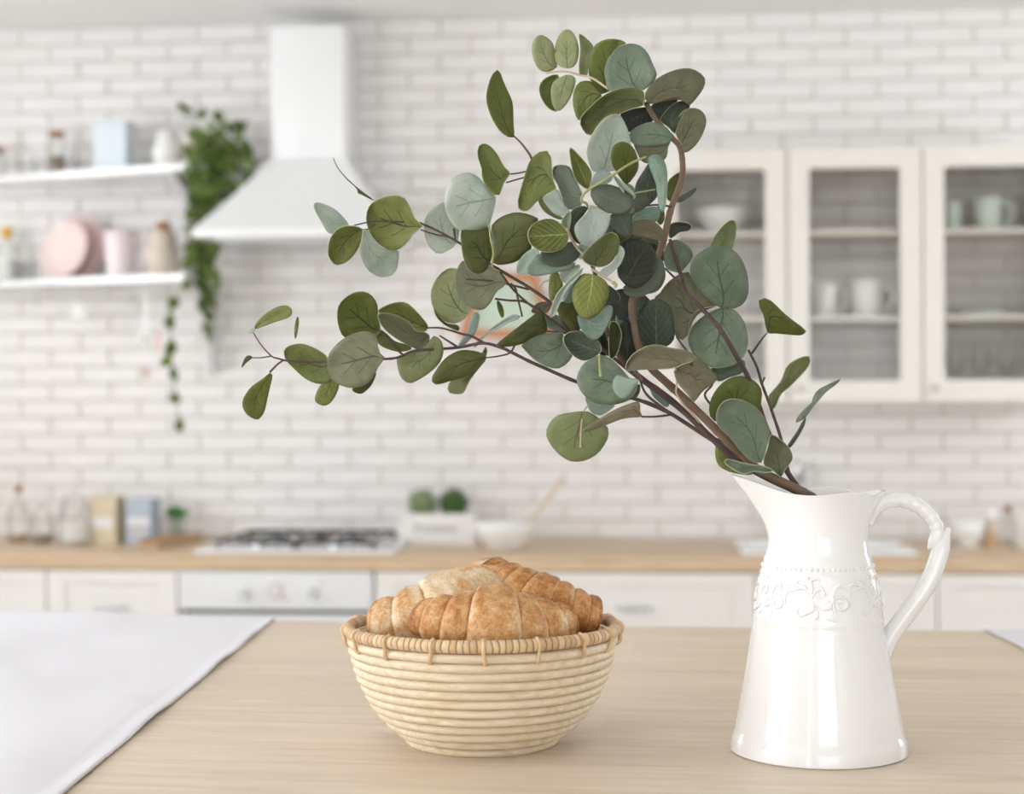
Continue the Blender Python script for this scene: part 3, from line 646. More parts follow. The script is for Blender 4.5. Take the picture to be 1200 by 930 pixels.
def leaf_cloud(name, m, parent, centers, n, size, world=True, seed=1, kind='stuff'):
    rnd = random.Random(seed); mb = MB(); tot = sum(w for *_, w in centers)
    for c, rad, w in centers:
        for _ in range(max(1, int(n*w/tot))):
            while True:
                d = Vector((rnd.uniform(-1, 1), rnd.uniform(-1, 1), rnd.uniform(-1, 1)))
                if d.length < 1: break
            p = Vector(c)+Vector((d.x*rad[0], d.y*rad[1], d.z*rad[2]))
            q = Matrix.Rotation(rnd.uniform(0, 6.28), 4, 'Z') @ Matrix.Rotation(rnd.uniform(-1.1, 1.1), 4, 'X') @ Matrix.Rotation(rnd.uniform(-0.6, 0.6), 4, 'Y')
            s = size*rnd.uniform(0.7, 1.25)
            pts = [(0, 0, -s*0.5), (s*0.42, -s*0.06, -s*0.22), (s*0.34, -s*0.05, s*0.15), (0, -s*0.1, s*0.55), (-s*0.34, -s*0.05, s*0.15), (-s*0.42, -s*0.06, -s*0.22), (0, s*0.05, -s*0.1), (0, s*0.03, s*0.2)]
            mb.add([p+(q @ Vector(v)) for v in pts], [(0, 1, 6), (1, 2, 7, 6), (2, 3, 7), (3, 4, 7), (4, 5, 6, 7), (5, 0, 6)])
    o = mb.build(name, m, parent, world=world, smooth=True)
    if kind: o['kind'] = kind
    return o
t = thing('herb_glass', (wx(207, 5.2), 5.2, ZW), 'small green herb in a glass beside the blue-grey box', 'plant')
MB().lathe([(0, 0), (0.022, 0), (0.026, 0.06), (0.03, 0.085), (0.0285, 0.085), (0.0245, 0.06), (0.0205, 0.004), (0, 0.004)], 20).build('glass_cup', MT['glass'], t, world=False, smooth=True, angle=50)
mb = MB(); 
for a in range(5): mb.tube([(0.004*math.cos(a*1.3), 0.004*math.sin(a*1.3), 0.006), (0.012*math.cos(a*1.3), 0.012*math.sin(a*1.3), 0.09)], 0.0015, 5)
mb.build('stems', MT['herb'], t, world=False)
leaf_cloud('foliage', MT['herb'], t, [((0, 0, 0.098), (0.036, 0.03, 0.016), 1)], 70, 0.018, world=False, seed=3)
t = thing('wooden_board', (onz(219, 634, ZW).x-0.012, 5.10, ZW), 'brown wooden board lying left of the hob', 'board', rz=math.radians(-12))
MB().box((-0.035, -0.15, 0.0005), (0.03, 0.15, 0.016), 0.003).build('board', MT['tray'], t, world=False)
for s in (-0.035, 0.022): MB().box((s, -0.15, 0.0162), (s+0.008, 0.15, 0.03), 0.002).build('edge_rail', MT['tray'], t, world=False)
# ---------------- planter, bowl
pc = onz(514, 636, ZW)
t = thing('herb_planter', (pc.x, 5.2, ZW), 'white rectangular planter box with grey lettering on the worktop', 'planter')
w, h = 89*pxm(5.15)/2, 0.098
mb = MB(); mb.box((-w, -0.05, 0), (w, -0.04, h)); mb.box((-w, 0.04, 0), (w, 0.05, h)); mb.box((-w, -0.04, 0), (-w+0.01, 0.04, h)); mb.box((w-0.01, -0.04, 0), (w, 0.04, h)); mb.box((-w+0.01, -0.04, 0), (w-0.01, 0.04, h*0.85))
mb.build('box', MT['ceramic2'], t, world=False)
fc = bpy.data.curves.new('lettering', 'FONT'); fc.body = 'Provence'; fc.size = 0.036; fc.align_x = 'CENTER'; fc.extrude = 0.0003
fo = bpy.data.objects.new('lettering_curve', fc); COL.objects.link(fo); bpy.context.view_layer.update()
lm = bpy.data.meshes.new_from_object(fo.evaluated_get(bpy.context.evaluated_depsgraph_get())); bpy.data.objects.remove(fo); lm.materials.clear(); lm.materials.append(MT['ink'])
fo = bpy.data.objects.new('lettering', lm); COL.objects.link(fo); fo.parent = t; fo.location = (-0.005, -0.0508, h*0.42); fo.rotation_euler = (math.pi/2, 0, 0)
def ball(x, y, z, r, m, label, seed):
    t = thing('topiary_ball', (x, y, z), label, 'plant', 'round plants in the white planter')
    mb = MB(); bm = bmesh.new(); bmesh.ops.create_icosphere(bm, subdivisions=3, radius=r*0.8)
    for v in bm.verts: v.co += v.co.normalized()*r*0.06*noise.noise(v.co*90+Vector((seed, 0, 0)))
    bm.verts.index_update(); mb.add([v.co+Vector((0, 0, r*0.93)) for v in bm.verts], [tuple(v.index for v in f.verts) for f in bm.faces]); bm.free()
    mb.build('core', m, t, world=False, smooth=True)
    rnd = random.Random(seed); mb = MB()
    for _ in range(420):
        d = Vector((rnd.gauss(0, 1), rnd.gauss(0, 1), rnd.gauss(0, 1))).normalized(); c = d*r*rnd.uniform(0.78, 0.98)+Vector((0, 0, r*0.93)); a = d.orthogonal().normalized(); b = d.cross(a); s = r*0.16
        an = rnd.uniform(0, 6.28); a2 = a*math.cos(an)+b*math.sin(an); b2 = d.cross(a2)
        mb.add([c-a2*s*0.5, c+b2*s*0.4+d*s*0.3, c+a2*s+d*s*0.8, c-b2*s*0.4+d*s*0.3], [(0, 1, 2, 3)])
    mb.build('foliage', m, t, world=False)['kind'] = 'stuff'
ball(gx(496, 5.2, 590), 5.2, ZW+h*0.851, 0.048, MT['ballpale'], 'pale green round succulent ball in the planter', 5)
ball(gx(532, 5.2, 590), 5.2, ZW+h*0.851, 0.049, MT['balldark'], 'dark green clipped ball plant in the planter', 9)
bc = onz(594, 641, ZW)
t = thing('mixing_bowl', (bc.x, 5.0, ZW), 'white ceramic mixing bowl on the worktop behind the croissants', 'bowl')
r = 37*pxm(5.0)
MB().lathe([(0, 0), (r*0.5, 0), (r*0.52, 0.006), (r*0.8, 0.028), (r*0.95, 0.06), (r, 0.085), (r*0.97, 0.086), (r*0.91, 0.06), (r*0.76, 0.032), (r*0.45, 0.01), (0, 0.009)], 36).build('bowl_body', MT['ceramic2'], t, world=False, smooth=True)
sp = tag(MB().tube(crspline([Vector((bc.x-0.01, 5.0, ZW+0.018)), Vector((bc.x+0.072, 5.0, ZW+0.085)), Vector((bc.x+0.13, 5.02, ZW+0.15)), Vector((bc.x+0.175, 5.04, ZW+0.215))], 6), [0.006]*19, 8).build('wooden_spoon', MT['spoon'], smooth=True), 'pale wooden spoon handle standing out of the mixing bowl', 'spoon')
# ---------------- worktop, right end
rb = thing('cereal_bowl', (gx(1134, 5.12, 635), 5.12, ZW), 'white footed bowl on the worktop right of the pitcher handle', 'bowl')
r = 0.058
MB().lathe([(0, 0), (r*0.5, 0), (r*0.45, 0.012), (r*0.7, 0.03), (r, 0.09), (r*0.96, 0.09), (r*0.66, 0.034), (r*0.3, 0.018), (0, 0.017)], 32).build('bowl_body', MT['ceramic2'], rb, world=False, smooth=True)
t = thing('pepper_mill', (gx(1161, 5.13, 635), 5.13, ZW), 'leaning brown and clear grinder on the worktop near the right edge', 'grinder')
MB().lathe([(0, 0), (0.022, 0), (0.024, 0.01), (0.02, 0.045), (0, 0.046)], 20).build('base', MT['tray'], t, world=False, smooth=True, angle=40)
MB().lathe([(0.019, 0.0465), (0.017, 0.085), (0, 0.086)], 20).build('barrel', MT['beige'], t, world=False, smooth=True, angle=40)
MB().lathe([(0, 0.0865), (0.017, 0.0865), (0.02, 0.1), (0.012, 0.118), (0, 0.12)], 20).build('top', MT['ceramic2'], t, world=False, smooth=True, angle=40)
t = thing('glass_bottle', (gx(1181, 5.2, 635), 5.2, ZW), 'small clear bottle with wooden stopper beside the white canister', 'bottle')
MB().lathe([(0, 0), (0.02, 0), (0.022, 0.004), (0.022, 0.07), (0.01, 0.085), (0.01, 0.1), (0, 0.1)], 20).build('glass_body', MT['glass'], t, world=False, smooth=True, angle=50)
MB().lathe([(0, 0.1005), (0.012, 0.1005), (0.013, 0.12), (0, 0.122)], 14).build('stopper', MT['cork'], t, world=False, smooth=True, angle=40)
t = thing('canister', (gx(1210, 5.14, 635), 5.14, ZW), 'tall white canister at the right edge of the worktop', 'canister')
MB().lathe([(0, 0), (0.055, 0), (0.057, 0.004), (0.057, 0.1), (0, 0.1)], 32).build('body', MT['ceramic2'], t, world=False, smooth=True, angle=40)
MB().lathe([(0, 0.1005), (0.059, 0.1005), (0.059, 0.116), (0.05, 0.12), (0, 0.121)], 32).build('lid', MT['ceramic2'], t, world=False, smooth=True, angle=40)
# ---------------- inside the wall cabinets
cy = 5.21; kk = pxm(cy); z1, z2, z3 = sh1+0.0042, sh2+0.0042, zb+0.0182
t = thing('serving_bowl', (gx(846, cy, 260), cy, z1), 'wide white bowl on the top shelf of the leftmost glass cabinet', 'bowl')
r = 0.095
MB().lathe([(0, 0), (r*0.5, 0), (r*0.55, 0.01), (r*0.88, 0.045), (r, 0.08), (r*0.97, 0.08), (r*0.84, 0.048), (r*0.45, 0.012), (0, 0.011)], 36).build('bowl_body', MT['ceramic2'], t, world=False, smooth=True)
mug(gx(966, cy, 360), cy, z2, 0.044, 0.105, MT['ceramic2'], 'white mug at the left of the middle cabinet shelf')
mug(gx(1016, 5.18, 360), 5.18, z2, 0.052, 0.11, MT['ceramic2'], 'larger white mug at the right of the middle cabinet shelf')
mug(gx(1158, 5.18, 260), 5.18, z1, 0.046, 0.098, MT['mint'], 'pale mint mug on the top shelf of the rightmost cabinet', ang=-0.3)
t = thing('tumbler', (gx(1115, cy, 260), cy, z1), 'pale mint tumbler left of the mint mug', 'cup')
MB().lathe([(0, 0), (0.028, 0), (0.033, 0.09), (0.031, 0.09), (0.026, 0.004), (0, 0.004)], 24).build('cup_body', MT['mint'], t, world=False, smooth=True, angle=40)
t = thing('glass_dish', (gx(1150, cy, 360), cy, z2), 'flat green glass dish on the middle shelf of the rightmost cabinet', 'dish')
MB().lathe([(0, 0), (0.075, 0), (0.088, 0.018), (0.085, 0.018), (0.072, 0.004), (0, 0.004)], 32).build('dish_body', MT['mint'], t, world=False, smooth=True, angle=40)
for px in (972, 1008):
    t = thing('small_cup', (gx(px, 5.19, 440), 5.19, z3), 'small white cup at the %s of the bottom of the middle cabinet' % ('left' if px < 990 else 'right'), 'cup', 'small white cups in the middle cabinet')
    MB().lathe([(0, 0), (0.024, 0), (0.036, 0.03), (0.038, 0.045), (0.036, 0.045), (0.033, 0.03), (0.02, 0.004), (0, 0.004)], 24).build('cup_body', MT['ceramic2'], t, world=False, smooth=True, angle=40)
for px, w in ((1120, 'left'), (1150, 'middle'), (1180, 'right')):
    t = thing('wine_glass', (gx(px, 5.19, 440), 5.19, z3), 'stemmed clear glass at the %s of the rightmost cabinet bottom' % w, 'glass', 'stemmed glasses in the rightmost cabinet')
    MB().lathe([(0, 0), (0.03, 0.001), (0.028, 0.003), (0.004, 0.006), (0.0035, 0.065), (0, 0.066)], 24).build('stem', MT['glass'], t, world=False, smooth=True)
    MB().lathe([(0, 0.0662), (0.02, 0.075), (0.031, 0.1), (0.03, 0.125), (0.026, 0.145), (0.0245, 0.145), (0.0285, 0.125), (0.0295, 0.1), (0.019, 0.078), (0, 0.07)], 24).build('goblet', MT['glass'], t, world=False, smooth=True)
# ---------------- wooden framed panel on the wall behind the eucalyptus
A, B, C_, D_ = ony(537, 396, YB-0.02), ony(652, 396, YB-0.02), ony(628, 320, YB-0.02), ony(562, 320, YB-0.02)
ce_ = (A+B+C_+D_)/4; t = thing('framed_panel', (ce_.x, YB-0.0095, A.z), 'orange wood framed mint panel on the wall behind the leaves', 'picture')
O = [(p.x, p.z) for p in (A, B, C_, D_)]; I = [(ce_.x+(x-ce_.x)*0.78, ce_.z+(z-ce_.z)*0.74) for x, z in O]
for i in range(4):
    j = (i+1) % 4; q = [O[i], O[j], I[j], I[i]]; vs = [(x, YB-0.0095, z) for x, z in q]+[(x, YB-0.035, z) for x, z in q]
    MB().add(vs, [(0, 1, 2, 3), (7, 6, 5, 4)]+[(a, (a+1) % 4, 4+(a+1) % 4, 4+a) for a in range(4)]).build('frame_rail', MT['orangewood'], t)
vs = [(x, YB-0.0095, z) for x, z in I]+[(x, YB-0.016, z) for x, z in I]
MB().add(vs, [(0, 1, 2, 3), (7, 6, 5, 4)]+[(a, (a+1) % 4, 4+(a+1) % 4, 4+a) for a in range(4)]).build('panel', MT['printmint'], t)
# ---------------- trailing ivy in a pot on the end of the upper shelf
ic = Vector((gx(236, 5.14, 190)-0.012, 5.14, ZS1))
iv = thing('trailing_ivy', ic, 'dark green ivy trailing from the upper shelf beside the hood', 'plant')
MB().lathe([(0, 0), (0.04, 0), (0.05, 0.075), (0.054, 0.08), (0.054, 0.09), (0.047, 0.09), (0.045, 0.08), (0, 0.078)], 28, ic).build('pot', MT['beige'], iv, smooth=True, angle=40)
def ip(px, py, y=5.1): return ony(px, py, y)
cl = [(ip(230, 172, 4.99), (0.035, 0.03, 0.06), 2.4), (ip(228, 205, 4.98), (0.03, 0.03, 0.05), 1.6), (ip(262, 175), (0.085, 0.09, 0.09), 9), (ip(250, 215), (0.075, 0.09, 0.10), 8), (ip(278, 195), (0.055, 0.08, 0.09), 5), (ip(236, 250), (0.05, 0.07, 0.09), 6), (ip(240, 290, 5.05), (0.05, 0.05, 0.07), 5), (ip(242, 325, 5.05), (0.035, 0.04, 0.06), 3),
      (ip(244, 360, 5.05), (0.022, 0.025, 0.06), 1.6), (ip(243, 388, 5.06), (0.014, 0.02, 0.03), 0.8), (ip(225, 300, 5.03), (0.03, 0.03, 0.05), 1.2), (ip(216, 128), (0.018, 0.02, 0.02), 0.5), (ip(236, 133), (0.012, 0.02, 0.014), 0.3),
      (ip(254, 138), (0.018, 0.03, 0.02), 0.6), (ip(284, 143), (0.02, 0.02, 0.012), 0.4), (ip(220, 334, 5.0), (0.012, 0.01, 0.014), 0.4)]
leaf_cloud('foliage', MT['ivy'], iv, cl, 560, 0.038, seed=11)
st = [(ip(203, 356, 4.99), (0.010, 0.01, 0.02), 1), (ip(200, 376, 4.99), (0.012, 0.012, 0.014), 1), (ip(201, 404, 4.99), (0.012, 0.012, 0.02), 1), (ip(196, 421, 4.99), (0.008, 0.01, 0.012), 0.6), (ip(204, 437, 4.99), (0.008, 0.01, 0.012), 0.7), (ip(206, 470, 4.99), (0.01, 0.01, 0.02), 0.9), (ip(211, 496, 4.99), (0.01, 0.01, 0.018), 0.9)]
leaf_cloud('trailing_leaves', MT['ivy'], iv, st, 44, 0.038, seed=12)
mb = MB()
mb.tube(crspline([ic+Vector((0, 0, 0.09)), ip(225, 235, 4.99), ip(216, 325, 4.97), ip(203, 356, 4.985), ip(200, 404, 4.985), ip(206, 470, 4.985), ip(212, 505, 4.985)], 6), 0.0018, 5)
mb.tube(crspline([ic+Vector((0, 0, 0.09)), ip(240, 250, 5.03), ip(242, 325, 5.03), ip(243, 395, 5.05)], 6), 0.0022, 5)
for px, py in ((216, 128), (254, 138), (284, 143), (278, 195)): mb.tube(crspline([ic+Vector((0, 0, 0.085)), ip(250, 175), ip(px, py)], 6), 0.0018, 5)
mb.build('vines', MT['ivystem'], iv)
# ================================================================== the island table
ZT = 1.031
e0, e1 = onz(390, 727.5, ZT), onz(1130, 738.5, ZT)
ta = math.atan2(e1.y-e0.y, e1.x-e0.x)
ux, uy = Vector((math.cos(ta), math.sin(ta), 0)), Vector((-math.sin(ta), math.cos(ta), 0))
em = (e0+e1)/2; TD = 1.35
tc_ = em-uy*TD/2
tb = thing('island_table', (tc_.x, tc_.y, 0), 'pale wooden island table carrying the basket and the pitcher', 'table', rz=ta)
MB().box((-1.35, -TD/2, ZT-0.045), (1.35, TD/2, ZT), 0.004).build('table_top', MT['table'], tb, world=False)
for a in (-1.2, 1.2):
    for b in (-TD/2+0.12, TD/2-0.12): MB().box((a-0.04, b-0.04, 0), (a+0.04, b+0.04, ZT-0.0455), 0.004).build('leg', MT['drawer'], tb, world=False)
for b in (-TD/2+0.12, TD/2-0.12): MB().box((-1.159, b-0.012, ZT-0.14), (1.159, b+0.012, ZT-0.0455)).build('apron', MT['drawer'], tb, world=False)
# ---------------- cloths
def cloth(name, label, A, B, w, side, over, hem, seed, wr=0.007):
    """A far corner and B near corner of the visible edge on the table; the cloth spreads away from that edge"""
    d = (B-A); L = d.length; d.normalize(); s = Vector((d.y, -d.x, 0))*side
    nu, nv = 150, 70; vs, fs = [], []
    bm_h = []
    for i in range(nu+1):
        u = -over+(L*1.25+over)*i/nu
        for j in range(nv+1):
            v = w*(j/nv)**1.3
            uu = u; z = 0.0022
            q = Vector((u*9+seed, v*14, 0.3))
            z += wr*max(0, noise.noise(q*0.6)+0.1)+0.010*max(0, noise.noise(Vector((u*3.2+v*7, v*2.0-u*1.6, seed))))*min(1, v/0.05)
            z += 0.0012*max(0, noise.noise(Vector((u*22, seed, 0))))*math.exp(-v/0.03)
            ed = 0.0009*noise.noise(Vector((u*30, seed, 5)))*math.exp(-v/0.02)
            if v < hem: z += 0.0016
            elif v < hem+0.006: z -= 0.0006
            p = A+d*u+s*(v+ed)
            yl = (Vector((p.x, p.y, 0))-Vector((em.x, em.y, 0))).dot(uy)
            if yl > -0.002:                                   # hang over the far table edge
                p = p-uy*(yl-0.004); z = z-max(0, yl-0.004)
            vs.append(Vector((p.x, p.y, ZT+z)))
    for i in range(nu):
        for j in range(nv): a = i*(nv+1)+j; fs.append((a, a+nv+1, a+nv+2, a+1))
    o = MB().add(vs, fs).build(name, MT['linen'], smooth=True)
    md = o.modifiers.new('thickness', 'SOLIDIFY'); md.thickness = 0.0018; md.offset = -1
    return tag(o, label, 'tablecloth')
cloth('table_runner', 'white linen cloth spread over the left side of the table', onz(321, 724.5, ZT+0.003), onz(72, 930, ZT+0.003), 1.0, 1, 0.12, 0.016, 2.0)
A = onz(1156, 737.5, ZT+0.003); B = onz(1200, 759, ZT+0.003)
cloth('napkin', 'corner of a white cloth at the right edge of the table', A, A+(B-A)*7, 0.5, -1, 0.10, 0.016, 8.0, 0.0008)
# ================================================================== coiled rattan bowl
bb = onz(566, 868, ZT); PX = 1.6/FPX
ZB = (bb-CAMP).length
kb = (RM.transposed() @ (bb-CAMP)).z*-1/FPX        # metres per pixel at the bowl
bw = thing('bread_basket', (bb.x, bb.y, ZT), 'round coiled rattan basket filled with croissants', 'basket', rz=YAW)
Hb = 134*kb; prof = [(0.0, 86), (0.10, 98), (0.20, 114.5), (0.30, 126.5), (0.40, 135.5), (0.50, 142.5), (0.60, 148), (0.70, 152.5), (0.80, 156), (0.90, 158.5), (1.0, 160)]
def rb_(t):
    for (a, ra), (b, rb2) in zip(prof, prof[1:]):
        if t <= b: return (ra+(rb2-ra)*(t-a)/(b-a))*kb
    return prof[-1][1]*kb
NC = 12; cr = Hb*0.94/NC/2
for i in range(NC):
    z = cr+i*2*cr; R = rb_(z/Hb)-cr; mb = MB(); pts = []
    ph = random.uniform(0, 6.28)
    for q in range(96):
        a = 2*math.pi*q/96
        rr = R+0.0006*noise.noise(Vector((math.cos(a)*2, math.sin(a)*2, i*3.1)))
        pts.append((rr*math.cos(a), rr*math.sin(a), z+0.0006*noise.noise(Vector((math.cos(a)*1.5, math.sin(a)*1.5, i*1.7+9)))))
    mb.tube(pts, cr*1.06, 10, closed=True, flat=(0, 0, 1)).build('coil', MT['rattan'], bw, world=False, smooth=True)
MB().lathe([(0, 0.001), (rb_(0)-cr*0.8, 0.001), (rb_(0)-cr*0.8, 0.006), (0, 0.006)], 48).build('bottom', MT['rattan'], bw, world=False)
# rim wound with binding
Rr = 156*kb; rt = 7.3*kb; nseg = 360; mb = MB(); pts, rad = [], []
for q in range(nseg):
    a = 2*math.pi*q/nseg; w = 110+2*math.sin(a)
    ph = (q*0.5) % 3
    g = 0.0
    pts.append((Rr*math.cos(a), Rr*math.sin(a), Hb+0.0007*noise.noise(Vector((math.cos(a)*2, math.sin(a)*2, 4))))); rad.append(rt*(1+g+0.03*noise.noise(Vector((a*20, 0, 0)))))
mb.tube(pts, rad, 10, closed=True, flat=(0, 0, 1)).build('rim', MT['wrap'], bw, world=False, smooth=True)
for q in range(17):
    a = -math.pi/2+math.radians(2)+q*2*math.pi/17+random.uniform(-0.015, 0.015)
    c = Vector((math.cos(a), math.sin(a), 0)); R1 = rb_(0.9)+0.0006
    tl = random.uniform(-0.02, 0.02); c2 = Vector((math.cos(a+tl), math.sin(a+tl), 0))
    pts = [c*(Rr-rt*0.2)+Vector((0, 0, Hb+rt*1.02)), c*(Rr+rt*0.85)+Vector((0, 0, Hb+rt*0.6)), c*(Rr+rt*1.1)+Vector((0, 0, Hb-rt*0.1)), c*(Rr+rt*0.75)+Vector((0, 0, Hb-rt)), c2*(R1+0.0008)+Vector((0, 0, Hb*0.885)), c2*(R1-0.003)+Vector((0, 0, Hb*0.86))]
    MB().tube(crspline(pts, 3), 0.0019, 6).build('stitch', MT['binding'], bw, world=False, smooth=True)
# ================================================================== croissants
def crustmat():
    m, nt, N, L, P = newmat('croissant_crust')
    at_ = N.new('ShaderNodeAttribute'); at_.attribute_name = 'crust'
    sp = N.new('ShaderNodeSeparateColor'); L.new(at_.outputs['Color'], sp.inputs[0])
    tc = N.new('ShaderNodeTexCoord')
    n1 = N.new('ShaderNodeTexNoise'); n1.inputs['Scale'].default_value = 85; n1.inputs['Detail'].default_value = 7; n1.inputs['Roughness'].default_value = 0.65; L.new(tc.outputs['Object'], n1.inputs['Vector'])
    n2 = N.new('ShaderNodeTexNoise'); n2.inputs['Scale'].default_value = 420; n2.inputs['Detail'].default_value = 3; L.new(tc.outputs['Object'], n2.inputs['Vector'])
    def M(op, a, b):
        n = N.new('ShaderNodeMath'); n.operation = op
        for i, v in enumerate((a, b)):
            if isinstance(v, (int, float)): n.inputs[i].default_value = v
            else: L.new(v, n.inputs[i])
        return n.outputs[0]
    f = M('ADD', M('MULTIPLY', sp.outputs[0], 0.62), M('ADD', M('MULTIPLY', M('SUBTRACT', n1.outputs['Fac'], 0.5), 1.25), M('MULTIPLY', M('SUBTRACT', n2.outputs['Fac'], 0.5), 0.45)))
    r = N.new('ShaderNodeValToRGB'); L.new(f, r.inputs[0]); e = r.color_ramp.elements
    e[0].position = 0.0; e[0].color = (*lin((242, 222, 192)), 1); e[1].position = 1.0; e[1].color = (*lin((112, 68, 36)), 1)
    for p, c in ((0.22, (228, 200, 160)), (0.42, (214, 164, 106)), (0.66, (188, 126, 68))):
        x = e.new(p); x.color = (*lin(c), 1)
    L.new(r.outputs[0], P.inputs['Base Color']); P.inputs['Roughness'].default_value = 0.42; P.inputs['Specular IOR Level'].default_value = 0.4
    b = N.new('ShaderNodeBump'); b.inputs['Strength'].default_value = 0.8; b.inputs['Distance'].default_value = 0.002
    L.new(M('ADD', n1.outputs['Fac'], M('MULTIPLY', n2.outputs['Fac'], 0.4)), b.inputs['Height']); L.new(b.outputs[0], P.inputs['Normal'])
    return m
CRUST = crustmat()
def croissant(label, c, rz, tilt=(0, 0), L=0.16, R=0.034, bend=0.9, steps=(0.17, 0.42, 0.66, 0.86), bake=0.5, seed=0, endr=0.42, skew=0.05):
    """crescent of rolled dough: swelling towards the middle, each turn of the roll a step with a pale edge"""
    nl, nc = 150, 44; A = L/(2*math.sin(bend)); vs, fs, cols = [], [], []
    for i in range(nl+1):
        t = -1+2*i/nl
        for j in range(nc):
            ph = 2*math.pi*j/nc
            s = abs(t)+skew*math.sin(ph+seed)*(1 if t > 0 else -1)*(1-abs(t))
            s = max(0.0, s); lo = 0.0; idx = 0
            for q, st in enumerate(steps):
                if s >= st: lo = st; idx = q+1
            hi = (list(steps)+[1.08])[idx]
            fr = (s-lo)/(hi-lo)
            base = (1-idx/(len(steps)+1.0)*(1-endr)*1.05)
            if idx == 0: lobe = 1.02-0.12*max(0.0, fr)**5
            else: lobe = 0.93+0.09*math.sin(math.pi*min(1, fr*0.8+0.18))-0.10*max(0.0, fr)**5
            if fr < 0.06 and idx > 0: lobe -= 0.05*(1-fr/0.06)
            r = R*base*lobe
            if abs(t) > 0.93: r *= math.sqrt(max(0.0, 1-((abs(t)-0.93)/0.07)**2))*0.97+0.03
            nz = noise.noise(Vector((t*5+seed*7, math.cos(ph)*1.6, math.sin(ph)*1.6)))*0.06+noise.noise(Vector((t*18+seed*3, math.cos(ph)*5, math.sin(ph)*5)))*0.022
            nz += 0.008*math.sin(fr*40+2*math.sin(ph*2))*max(0.0, (fr-0.55))*2
            r *= 1+nz
            a = t*bend; cx, cyy = A*math.sin(a), A*(1-math.cos(a))
            nrm = Vector((math.sin(a), -math.cos(a), 0))
            p = Vector((cx, cyy, 0))+nrm*r*math.cos(ph)*1.04+Vector((0, 0, 1))*r*math.sin(ph)*(0.92 if math.sin(ph) > 0 else 0.75)
            vs.append(p)
            cr_ = bake+0.10*math.sin(math.pi*min(1, max(0, fr)))-0.34*max(0.0, (fr-0.72)/0.28)**1.5*(1 if fr > 0.72 else 0)*(0.6+0.7*noise.noise(Vector((ph, t*2, seed))))+(0.28 if abs(t) > 0.9 else 0)+0.45*noise.noise(Vector((t*3.2+seed*5, math.cos(ph)*1.3, math.sin(ph)*1.3)))
            if idx > 0 and fr < 0.08: cr_ += 0.35*(1-fr/0.08)
            cr_ += 0.22*(abs(t)**3)-0.25*max(0, -math.sin(ph))
            cols.append(min(1.3, max(0.0, cr_)))
    for i in range(nl):
        for j in range(nc):
            k = (j+1) % nc; fs.append((i*nc+j, i*nc+k, (i+1)*nc+k, (i+1)*nc+j))
    fs.append(tuple(range(nc))[::-1]); fs.append(tuple(range(nl*nc, (nl+1)*nc)))
    o = MB().add(vs, fs).build('croissant', CRUST, smooth=True)
    ca = o.data.color_attributes.new('crust', 'FLOAT_COLOR', 'POINT')
    for i, v in enumerate(cols): ca.data[i].color = (v, v, v, 1)
    o.location = c; o.rotation_euler = (tilt[0], tilt[1], rz)
    return tag(o, label, 'croissant', 'croissants in the rattan basket')
def bp(px, py, dd): return at(px, py, kb*FPX+dd)
croissant('golden croissant at the front of the basket, ridges facing the viewer', bp(580, 737, -0.056), YAW+math.radians(5), (math.radians(12), math.radians(3)), 0.142, 0.045, 0.75, (0.24, 0.52, 0.78), 0.68, 1, 0.34, 0.05)
croissant('pale puffy croissant at the left back of the basket', bp(524, 715, 0.006), YAW+math.radians(26), (math.radians(4), math.radians(-17)), 0.134, 0.041, 0.8, (0.28, 0.66), 0.36, 2, 0.66, 0.06)
croissant('slim dark-ended croissant at the right back of the basket', bp(631, 703, 0.024), YAW+math.radians(-14), (math.radians(0), math.radians(20)), 0.118, 0.030, 0.5, (0.20, 0.50, 0.78), 0.86, 3, 0.8)
croissant('half hidden croissant low inside the basket on the right', bp(640, 778, -0.01), YAW+math.radians(60), (0, 0), 0.14, 0.033, 0.7, (0.3, 0.62), 0.6, 4, 0.5)
croissant('half hidden croissant low inside the basket on the left', bp(510, 778, -0.005), YAW+math.radians(110), (0, 0), 0.14, 0.033, 0.7, (0.3, 0.62), 0.6, 6, 0.5)
# ================================================================== the white pitcher
pb = onz(959, 879, ZT); kp = (RM.transposed() @ (pb-CAMP)).z*-1/FPX
pt = thing('pitcher', (pb.x, pb.y, ZT), 'tall white ceramic pitcher with scroll relief holding eucalyptus', 'pitcher', rz=YAW)
def Z_(y): return (879-y)*kp
PR = [(0.0, 100.5), (0.0015, 102.5), (Z_(868), 101.8), (Z_(861), 100.4), (Z_(857), 98.2), (Z_(801), 87.5), (Z_(736), 76.5), (Z_(726), 75.5), (Z_(722), 76.3), (Z_(718), 75.2), (Z_(700), 72.2), (Z_(672), 67.0), (Z_(669), 67.4), (Z_(666), 65.5), (Z_(657), 62.5), (Z_(652), 62), (Z_(648), 59.5), (Z_(630), 57), (Z_(613), 57.8), (Z_(597), 60.5), (Z_(586), 63.5), (Z_(578), 66)]
PR = [(z, r*kp) for z, r in PR]
fine = []
for (z0, r0), (z1, r1) in zip(PR, PR[1:]):
    n = max(1, int((z1-z0)/0.004))
    for q in range(n): fine.append((z0+(z1-z0)*q/n, r0+(r1-r0)*q/n))
fine.append(PR[-1]); zneck, zrim = Z_(640), Z_(578)
def adiff(a, b):
    d = (a-b) % (2*math.pi); return min(d, 2*math.pi-d)
